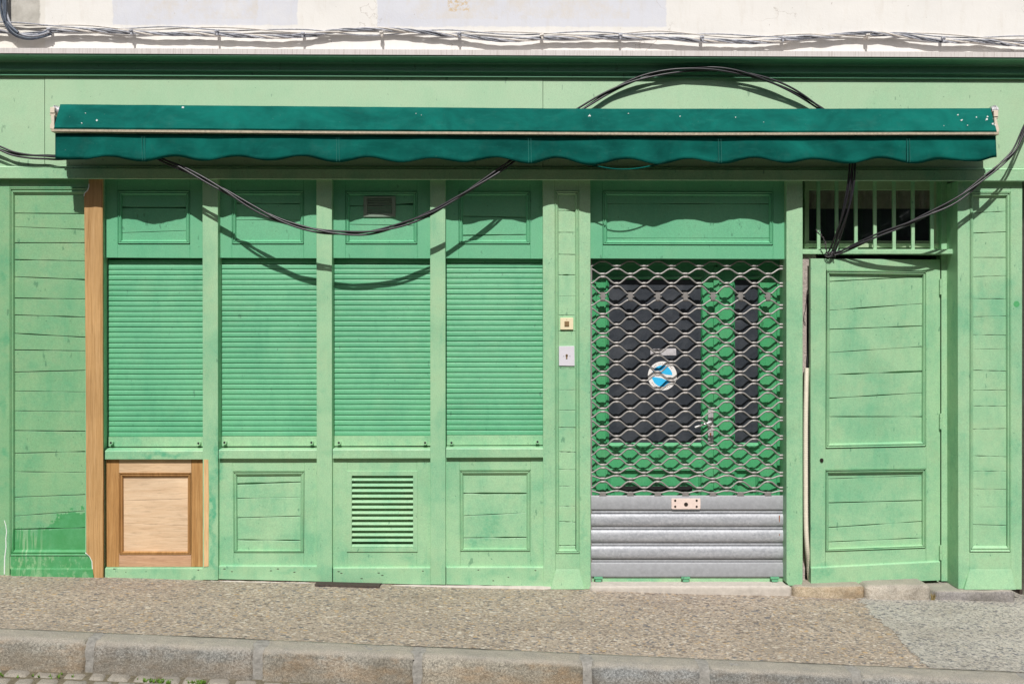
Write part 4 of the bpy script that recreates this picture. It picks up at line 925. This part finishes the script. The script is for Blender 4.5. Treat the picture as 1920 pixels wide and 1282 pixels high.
# ================================================================ AWNING
awn = thing('awning', 'rolled-up dark teal canvas awning with a scalloped valance across the shopfront', 'awning', (0, -.12, W(0, 250)[2]))
HT = [(113, 195.8), (620, 200), (1090, 204), (1500, 204.2), (1857, 203.2)]
BT = [(96, 242.5), (640, 246.5), (1280, 249.3), (1873, 248.3)]
GT = [(100, 253.5), (640, 257), (1280, 259.3), (1867, 258.3)]
n = 150; Ls = []
for i in range(n+1):
    u = i/n; px = lerp(101, 1869, u); Lp = []
    yb = itp(BT, px); yt = itp(HT, px); dx = lerp(12, -12, u)
    sg = .35*noise.noise(Vector((px*.02, 0, 5)))
    for f_, d_ in ((0, -.238), (.02, -.246), (.08, -.250), (.15, -.243), (.22, -.234), (.40, -.216), (.60, -.195), (.80, -.173), (.93, -.156), (.99, -.142), (1.0, -.128)):
        pxx = px + dx*max(0, f_-.05)/.95
        dd_ = .006*noise.noise(Vector((px*.012+f_*2, f_*2.2, 1))) + .0045*noise.noise(Vector((px*.035+f_*3.5, f_*3, 2)))
        Lp.append(W(pxx, lerp(yb, yt, f_) + sg*f_, d_ + dd_))
    q = Lp[-1]; Lp.append((q[0], -.095, q[2]-.004)); Lp.append((q[0], -.05, q[2]-.03)); Lp.append((q[0], -.03, q[2]-.09))
    Ls.append(Lp)
s = M(); s.loops(Ls, close=False); s.f.append(list(range(len(Ls[0])))[::-1]); k_ = len(Ls[0]); s.f.append([n*k_+i for i in range(k_)])
hood = s.build('canvas_cover', M_awn, awn, smooth=True)
s = M()
rs = random.Random(5)
for a, b, r_ in ((343, 202, 2.6), (181, 226, 2.3), (153.5, 231, 1.7), (160, 212, 1.2), (264, 237.5, 1.5), (334, 240.5, 1.8), (214, 236, 1.0), (1105.5, 217, 2.9), (1275, 218, 1.8), (1178, 213, 1.2), (1379, 220, 1.3), (1796, 216, 2), (1803, 225.5, 2.4), (1850, 224, 3), (1852, 219, 2), (1862, 232, 2.2), (1866, 235, 2), (1814, 235, 1.2), (1831, 220, 1.5), (1770, 236, .9), (1432, 229, .9), (780, 213, .9), (640+150, 216, .8), (1695, 243, 1.0)):
    yb = itp(BT, a); yt = itp(HT, a); f_ = (b-yb)/(yt-yb); d_ = itp([(0, -.240), (.22, -.236), (.4, -.218), (.6, -.197), (.8, -.175), (1, -.146)], f_) - .004
    q = W(a, b, d_); vs = []
    for j in range(8):
        an = j*pi/4; rr = r_/300*rs.uniform(.35, 1.05); vs.append((q[0]+rr*cos(an), q[1]+.0, q[2]+rr*sin(an)*1.0))
    s = M(); s.add(vs + [(v[0], v[1]+.006, v[2]) for v in vs], [list(range(8))] + [[j, (j+1) % 8, (j+1) % 8+8, j+8] for j in range(8)]); s.build('paint_splash', M_spot, hood)
s = M(); Ls = []
for i in range(41):
    px = lerp(96, 1873, i/40); b = itp(BT, px); Ls.append([W(px, b-.4, -.238), W(px, b, -.252), W(px, b+3.9, -.252), W(px, b+4.3, -.236), (W(px, b+4.3, -.236)[0], -.10, W(px, b+5, -.236)[2]), (W(px, b, -.236)[0], -.10, W(px, b, -.236)[2])])
s.loops(Ls); s.f.append([0,1,2,3,4,5]); s.f.append([40*6+q for q in (5,4,3,2,1,0)]); s.build('front_bar', M_bar, awn)
low = [(103, 297), (133, 298.3), (157, 298.3), (200, 293), (265, 302), (328, 293), (380, 301), (443, 293), (503, 300.5), (563, 292.5), (633, 304), (690, 294.5), (753, 304), (810, 296), (868, 303.5), (933, 295), (993, 306.3), (1043, 295.5), (1107, 309), (1177, 297), (1232, 307.5), (1292, 297), (1353, 306.3), (1413, 295.5), (1477, 305), (1523, 298), (1590, 306), (1650, 296), (1715, 306.2), (1760, 298.5), (1830, 302), (1867, 294)]
def scal(px):
    for (a, b), (c, d) in zip(low, low[1:]):
        if px <= c: u = (px-a)/(c-a); return lerp(b, d, (1-cos(pi*u))/2)
    return low[-1][1]
def valance(name, yoff, extra, m, x0=103.5, x1=1867, top=-4):
    s = M(); Ls = []; n = 300
    for i in range(n+1):
        px = lerp(x0, x1, i/n); t0 = itp(GT, px)+top; t1 = scal(px)+extra(px); Lp = []
        for j in range(9):
            v = j/8
            d_ = -.226 + yoff + v*(.009*sin(px*.019+1+1.5*noise.noise(Vector((px*.004, 0, 0)))) + .010*noise.noise(Vector((px*.022, v*2, 0))) + .004*noise.noise(Vector((px*.07+v*3, v*3, 5)))) + .004*noise.noise(Vector((px*.009+v*1.3, v*2, 7)))
            sk = 2.0*v if px > 1860 else 0
            Lp.append(W(px + (1.8*v*(px-x0)/(x1-x0)), lerp(t0, t1, v), d_))
        Ls.append(Lp)
    s.loops(Ls, close=False)
    o = s.build(name, m, awn, smooth='all'); md = o.modifiers.new('thickness', 'SOLIDIFY'); md.thickness = .0016
    return o
va = valance('valance', 0, lambda px: 0, M_awn)
valance('valance_lining', .010, lambda px: 1.0 + .8*noise.noise(Vector((px*.02, 9, 0))), M_awn)
s = M(); Ls = []
for i in range(41):
    px = lerp(1098, 1240, i/40); c_ = lerp(306.5, 306.5, i/40) + 11.0*sin(pi*i/40)**1.0; d_ = -.205 - .028*sin(pi*i/40)
    Ls.append([W(px, c_-1.1, d_), W(px, c_+1.1, d_), W(px, c_+1.1, d_+.003), W(px, c_-1.1, d_+.003)])
s.loops(Ls); s.build('loose_hem', M_awn, va, smooth='all')
s = M()
for px in (268.5, 633, 993, 1349.5, 1703):
    for o_ in (-2.4, 2.4):
        s = M(); Ls = []
        for j in range(11):
            a = lerp(itp(GT, px)+1, scal(px)-1, j/10.); Ls.append([W(px+o_-.25+j*.08, a, -.2345), W(px+o_+.25+j*.08, a, -.2345), W(px+o_+.25+j*.08, a, -.226), W(px+o_-.25+j*.08, a, -.226)])
        s.loops(Ls); s.build('seam_stitching', M_thread, va)
for sg, x0, x1 in ((-1, 93, 105), (1, 1861, 1872)):
    xm = 99 if sg < 0 else 1867.5
    s = M(); s.prism(R(xm-5.5, 201, xm+3, 212) if sg < 0 else R(xm-4, 207, xm+4.5, 219), -.17, .14)
    s.prism([(xm-4, 216), (xm+2.5, 216), (xm+2.5, 232), (xm+3, 242), (xm-5.5, 242), (xm-5.5, 234), (xm-3, 230)] if sg < 0 else [(xm-3, 221), (xm+1, 221), (xm+4.5, 236), (xm+6.3, 242), (xm+6, 248), (xm-2, 248)], -.225, .10)
    s.prism(R(xm-6, 212, xm+4, 216.5) if sg < 0 else R(xm-3, 219, xm+4, 222.5), -.165, .12)
    s.build('end_bracket', M_white, awn, bevel=.002)
    s = M()
    for q in range(3): s.cyl((X(xm+3.5+q*2.6 if sg < 0 else xm-3-q*2.6, -.12), -.115, W(0, 208, -.115)[2]), .034 - .002*q, .005*(1), 18, 'x')
    s.cyl((X(xm+2, -.12), -.115, W(0, 208, -.115)[2]), .026, .04*(1 if sg < 0 else -1), 18, 'x'); s.build('roller_end', M_alu, awn, smooth=True)

# ================================================================ CABLES
def bundle(name, pts, strands, r, spread, twist, label, cat, group=None, m=M_black, n=14, seed=0, mats=None, name_s='strand', droop=None):
    P = crom([W(*p) for p in pts], n); rs = random.Random(seed)
    c = P[len(P)//2]; root = thing(name, label, cat, tuple(c), group)
    # arc length
    Ln = [0]
    for a, b in zip(P, P[1:]): Ln.append(Ln[-1] + (b-a).length)
    for k in range(strands):
        ph = 2*pi*k/strands + rs.uniform(-.3, .3); Q = []; q1, q2 = rs.uniform(0, 9), rs.uniform(0, 9)
        for i, p in enumerate(P):
            t = (P[min(i+1, len(P)-1)] - P[max(i-1, 0)]).normalized(); a = Vector((0, -1, 0)); b = t.cross(a).normalized()
            L_ = Ln[i]; an = ph + L_*twist; sp = spread*(1 + .7*noise.noise(Vector((L_*2.2+q1, q2, k))))
            Q.append(p + a*cos(an)*sp + b*sin(an)*sp*1.25 + b*.35*spread*noise.noise(Vector((L_*3+q2, k*4, 1))))
        s = M(); s.tube(Q, r if not isinstance(r, (list, tuple)) else r[k], 8); s.build(name_s, (mats[k] if mats else m), root, smooth='all')
    return root
bundle('hanging_cable', [(250, 275, -.12), (300, 297, -.15), (350, 319, -.17), (410, 351, -.18), (470, 386, -.185), (530, 415, -.185), (590, 431, -.185), (645, 436.5, -.185), (700, 434.5, -.185), (755, 421, -.185), (810, 398, -.185), (860, 369, -.18), (905, 340, -.17), (945, 312, -.15), (990, 280, -.11)], 3, .0062, .0085, 6.5, 'black cable bundle sagging in a long loop below the left half of the awning', 'cable', seed=1)
bundle('hanging_cable', [(1060, 222, -.04), (1090, 204, -.045), (1140, 174, -.045), (1190, 151, -.05), (1240, 137, -.055), (1290, 131, -.060), (1345, 131, -.062), (1400, 139, -.062), (1450, 154, -.06), (1495, 175, -.055), (1540, 204, -.05), (1565, 225, -.04)], 3, .0062, .009, 5.0, 'black cable bundle arching above the top of the awning', 'cable', seed=2)
bundle('hanging_cable', [(-60, 262, -.06), (-20, 272, -.06), (0, 279, -.06), (25, 288, -.06), (55, 292.5, -.06), (85, 294, -.06), (115, 295, -.07), (170, 290, -.08)], 3, .0062, .011, 4, 'short black cables running behind the left end of the awning', 'cable', seed=3)
bundle('hanging_cable', [(1600, 275, -.12), (1598, 305, -.14), (1594, 350, -.13), (1584, 400, -.09), (1572, 440, -.02), (1563, 466, .035), (1557, 477, .05)], 4, .0060, .013, 3.0, 'black cables dropping from the awning in front of the barred window', 'cable', seed=4)
bundle('hanging_cable', [(1945, 190, -.16), (1932, 215, -.16), (1920, 241, -.16), (1902, 280, -.165), (1880, 304, -.17), (1853, 328, -.17), (1815, 359, -.17), (1780, 382, -.16), (1740, 402, -.14), (1700, 420, -.11), (1655, 437, -.07), (1612, 456, -.02), (1580, 471, .03), (1560, 478, .05)], 3, .0055, .0080, 6, 'black cable bundle climbing to the right past the end of the awning', 'cable', seed=5)
# knot of tie wire on the transom sill
kn = thing('wire_knot', 'tangled knot of tie wire holding the cables at the transom sill above the ajar door', 'wire knot', tuple(W(1556, 484, .05)))
rs = random.Random(3)
for k in range(6):
    P = []
    for i in range(26):
        a = i/25*2*pi*1.3 + k; r_ = .022 + .01*noise.noise(Vector((i*.3, k, 0)))
        P.append(Vector(W(1557 + (k-2.5)*1.6, 478, .045)) + Vector((cos(a)*r_*(1.1-.12*k), -.012 + sin(a)*.018, sin(a+k*.9)*r_*.7)))
    s = M(); s.tube(P, .0022 if k % 2 else .003, 6); s.build('wire_turn', M_sec if k % 2 else M_black, kn, smooth='all')
s = M(); P = crom([W(*p) for p in ((1530, 431, .03), (1534, 437, .02), (1540, 441, .02), (1545, 450, .02), (1548, 458, .02), (1549, 468, .02), (1552, 478, .03))], 7)
P = [p + Vector((.003*sin(i*1.1), 0, .003*cos(i*1.4))) for i, p in enumerate(P)]; s.tube(P, .0036, 7)
for a, b, c_, d__ in ((1534, 437, 1539, 431), (1547, 456, 1542, 460), (1546, 452, 1551, 457)): s.tube([W(a, b, .02), W(c_, d__, .012)], .0022, 6)
wt = s.build('twisted_wire', M_sec, None, smooth='all'); tag(wt, 'short stiff twist of dark wire sticking up before the window bars', 'wire')
# conduit and wires in the gap beside the door
s = M(); P = crom([W(*p) for p in ((1512.5, 690, .075), (1511.5, 730, .06), (1510.5, 800, .05), (1510.5, 900, .045), (1511, 980, .045), (1513, 1025, .05), (1516, 1060, .085), (1519, 1093, .10))], 60)
s.tube(P, lambda u: .0150 + .0016*sin(u*1100), 12); cd = s.build('flexible_conduit', M_conduit, None, smooth='all'); tag(cd, 'cream ribbed flexible conduit leaning in the gap beside the ajar door', 'conduit')
bundle('loose_cable', [(1518, 560, .14), (1516, 610, .13), (1513.5, 690, .10), (1515, 760, .09), (1517, 850, .085), (1518, 950, .09)], 3, .0035, .006, 5, 'thin dark wires hanging in the gap above the cream conduit', 'cable', seed=8)
s = M(); P = crom([W(*p) for p in ((1519, 541, .09), (1514, 544, .09), (1513, 552, .095), (1511, 575, .095), (1507.5, 592, .095), (1508, 603, .095), (1511, 607, .095))], 8); s.tube(P, .0022, 6)
tag(s.build('thin_wire', M_sec, None, smooth='all'), 'thin curled wire against the rough stucco in the door gap', 'wire')

# wall cable run along the plaster
M_pc = plain('paint_stained_cable', (.36, .37, .41), .55, 0, .55, 45); M_pc4 = plain('slate_cable', (.17, .18, .21), .55, 0, .6, 45); M_pc2 = plain('whitish_cable', (.62, .58, .53), .6, 0, .25, 40); M_pc3 = plain('dark_blue_cable', (.07, .09, .125), .5, 0, .5, 60)
wy = -.005
def yy(pts, d=wy): return [(a, b, d) for a, b in pts]
bundle('wall_cable', yy([(-60, 61), (0, 58), (40, 66), (75, 63), (95, 59), (150, 57), (200, 58), (247, 61), (300, 64), (400, 65), (500, 69.5), (568, 67), (640, 58), (717, 55), (790, 60), (862, 68), (950, 76), (1017, 72), (1100, 71), (1163, 70.5), (1280, 73.5), (1317, 76), (1420, 79), (1467, 75), (1540, 69), (1628, 62.5), (1690, 68), (1768, 77), (1850, 78), (1900, 84), (1990, 86)]), 4, .0054, .0070, 16, 'twisted bundle of grey paint-stained cables clipped along the white wall', 'cable', seed=11, mats=[M_pc, M_pc2, M_pc, M_pc4], n=16)
bundle('wall_cable', yy([(-60, 42), (0, 43.5), (60, 47), (150, 50), (247, 54.5), (330, 53), (408, 54), (480, 55.5), (568, 59), (650, 62), (717, 63), (790, 60), (862, 60.5), (950, 62), (1017, 63), (1163, 63.5), (1240, 62), (1317, 65), (1400, 69), (1467, 68.5), (1540, 66), (1628, 66), (1700, 63), (1768, 66.5), (1850, 71), (1920, 71), (1990, 70)], .008), 2, .0042, .007, 7, 'pair of thin whitish cables running just above the twisted bundle on the white wall', 'cable', seed=12, mats=[M_pc2, M_pc], n=16)
bundle('wall_cable', [(1, -60, -.02), (3, -10, -.02), (6, 15, -.02), (9, 32, -.02), (18, 52, -.02), (30, 64, -.02), (48, 70, -.015), (66, 70, -.01), (82, 66, -.01), (95, 60, -.01)], 4, .0072, .010, 5, 'dark blue cables coming down at the top left corner and joining the wall bundle', 'cable', seed=13, mats=[M_pc3, M_pc3, M_pc, M_pc3], n=14)
s = M(); s.prism([(6, -60), (11, -60), (11.5, 40), (6.5, 40)], -.035, .02); s.tube([W(*p) for p in ((13, 43, -.02), (22, 52, -.03), (34, 62, -.03))], lambda u: .014-.004*u, 10)
tag(s.build('cable_sleeve', M_pc3, None, smooth=True), 'dark cable sleeve at the bend in the top left corner of the wall', 'cable sleeve')
clips = [(93, 57), (248, 60), (408, 61), (568, 65), (717, 63), (862, 65), (1017, 68), (1163, 68), (1317, 72), (1467, 73), (1628, 68), (1768, 74)]
def clip(px, py, white):
    s = M(); q = W(px, py, -.012); x, y, z = q; rs = random.Random(int(px))
    s.box(x-.010, x+.010, y-.008, y+.05, z-.004, z+.010); s.cyl((x-.012, y-.010, z+.004), .009, .024, 10, 'x'); s.box(x-.006, x+.006, y-.020, y, z-.022, z-.002)
    s.cyl((x+.002, y-.018, z+.002), .006, .008, 8, 'y')
    return s.build('cable_clip', M_pc2 if white else M_pc, None, bevel=.001)
c0 = clip(*clips[0], False); g_ = 'cable clips along the white wall'
clip_where = ['leftmost, beside the bend of dark cables', 'second from the left', 'third from the left', 'fourth from the left', 'fifth from the left, painted white', 'sixth from the left', 'seventh from the left, painted white', 'sixth from the right', 'fourth from the right' , 'third from the right', 'second from the right, painted white', 'rightmost']
clip_where[7] = 'fifth from the right'
tag(c0, 'cable clip on the white wall, ' + clip_where[0], 'cable clip', g_)
base_loc = Vector(W(*clips[0], -.012))
for k, (px, py) in enumerate(clips[1:], 1):
    o = c0.copy(); C.objects.link(o); o.location = c0.location + (Vector(W(px, py, -.012)) - base_loc); o.rotation_euler = (0, random.uniform(-.25, .25), 0)
    o['label'] = 'cable clip on the white wall, ' + clip_where[k]
    if k in (4, 6, 10):
        o.data = c0.data.copy(); o.data.materials[0] = M_pc2

# ================================================================ GROUND-LEVEL PIECES
def stone(name, m, x0, x1, ytop, ybot, yf, label, seed, rough=.006, rnd=.012):
    xa, xb = X(x0, yf), X(x1, yf); zt = W(0, ytop, yf)[2]; zb = W(0, ybot, yf)[2]-.05; nl = max(6, int((xb-xa)/.02)); s = M(); Ls = []
    prof = [(.28, 0)] + [(.22-.04*i, 0) for i in range(6)] + [(rnd, 0), (rnd*.3, -rnd*.3), (0, -rnd)] + [(0, -rnd-(zt-zb-rnd)*i/6) for i in range(1, 7)]
    for i in range(nl+1):
        u = i/nl; e = min(u, 1-u)*(xb-xa); c = .02*max(0, 1-e/.03)**2; Lp = []
        for y, z in prof:
            P_ = Vector((lerp(xa, xb, u), yf+y, zt+z)); dn = rough*noise.noise(P_*9+Vector((seed, 0, 0))) + rough*.5*noise.noise(P_*30)
            Lp.append((P_.x, P_.y + dn + (c if y < .05 else 0), P_.z + dn*.5 - (c*.6 if z > -.02 else 0)))
        Ls.append(Lp)
    s.loops(Ls, close=False); k = len(prof); s.f.append(list(range(k))); s.f.append([nl*k+i for i in range(k)])
    o = s.build(name, m, None, smooth='all'); tag(o, label, 'step stone', 'stones under the doors'); return o
stone('step_stone', M_concrete, 1106, 1486, 1098.5, 1112, -.030, 'long pale beige sill stone under the security grille', 1, .003)
stone('step_stone', M_step1, 1487.5, 1622, 1097.5, 1120, -.045, 'ochre stained stone under the free edge of the ajar door', 2)
stone('step_stone', M_step2, 1624, 1747, 1096.5, 1124, -.055, 'whitish rounded stone under the hinge side of the ajar door', 3, .008, .02)
stone('step_stone', M_step3, 1753, 1905, 1107, 1130, -.040, 'grey stone under the right pilaster', 4, .007, .012)
for x0, x1, a, b in ((204, 386, 1086, 1092), (395, 588, 1087.5, 1098), (722, 1044, 1095.5, 1102.5)):
    s = M(); n = 24; Ls = []
    for i in range(n+1):
        px = lerp(x0, x1, i/n); e = 1.5*noise.noise(Vector((px*.05, 1, 0))); w_ = min(1, min(i, n-i)/2+.2); yf = -.014*w_ - .004*noise.noise(Vector((px*.08, 0, 0)))
        t0 = lerp(a, a+(b-a)*.4, i/n)+e
        Ls.append([W(px, t0-2, .06), W(px, t0, .008), W(px, t0+1, yf), W(px, t0+16, yf-.012)])
    s.loops(Ls, close=False); s.build('concrete_footing', M_concrete, shop, smooth='all')
# cellar grate on the paving; a flat dark sheet paints the pit's shade
gr = thing('cellar_grate', 'rusty dark iron grate set in the pavement at the foot of the shopfront', 'grate', (X(652), -.02, gz(X(652), 0)))
xa, xb = X(592), X(718); 
s = M(); s.box(xa-.0, xb, -.085, .05, gz(xa, 0)-.03, gz(xa, 0)+.0035); 
s = M(); zz = lambda x: gz(x, -.04)+.012
s.add([(xa, .06, zz(xa)-.004), (xb, .06, zz(xb)-.004), (xb-.02, -.085, zz(xb)-.004), (xa+.02, -.085, zz(xa)-.004)], [[0,1,2,3]]); s.build('pit_dark', M_dark, gr)
for i in range(7):
    y = -.012 - i*.0115
    s = M(); s.add([(xa+.01, y, zz(xa)+.002), (xb-.012, y, zz(xb)+.002), (xb-.012, y-.0055, zz(xb)+.002), (xa+.01, y-.0055, zz(xa)+.002), (xa+.01, y-.0055, zz(xa)-.01), (xb-.012, y-.0055, zz(xb)-.01)], [[0,1,2,3],[3,2,5,4]]); s.build('bar', M_iron, gr)
# dry weed between the two stones
s = M(); rs = random.Random(2)
for k in range(26):
    x, y, z = W(1749+rs.uniform(-3, 3), 1116, -.05); z = gz(x, -.05)+.004; a = rs.uniform(0, 2*pi); h = rs.uniform(.02, .06); w_ = .002
    q = (x+cos(a)*.02*rs.random(), y-abs(sin(a))*.02, z+h); s.add([(x-w_, y, z), (x+w_, y, z), ((x+q[0])/2+w_, (y+q[1])/2, z+h*.6), q], [[0,1,2],[0,2,3]])
tag(s.build('dry_weed', M_dry), 'dry tuft of weed growing in the gap between the whitish and the grey stone', 'weed')
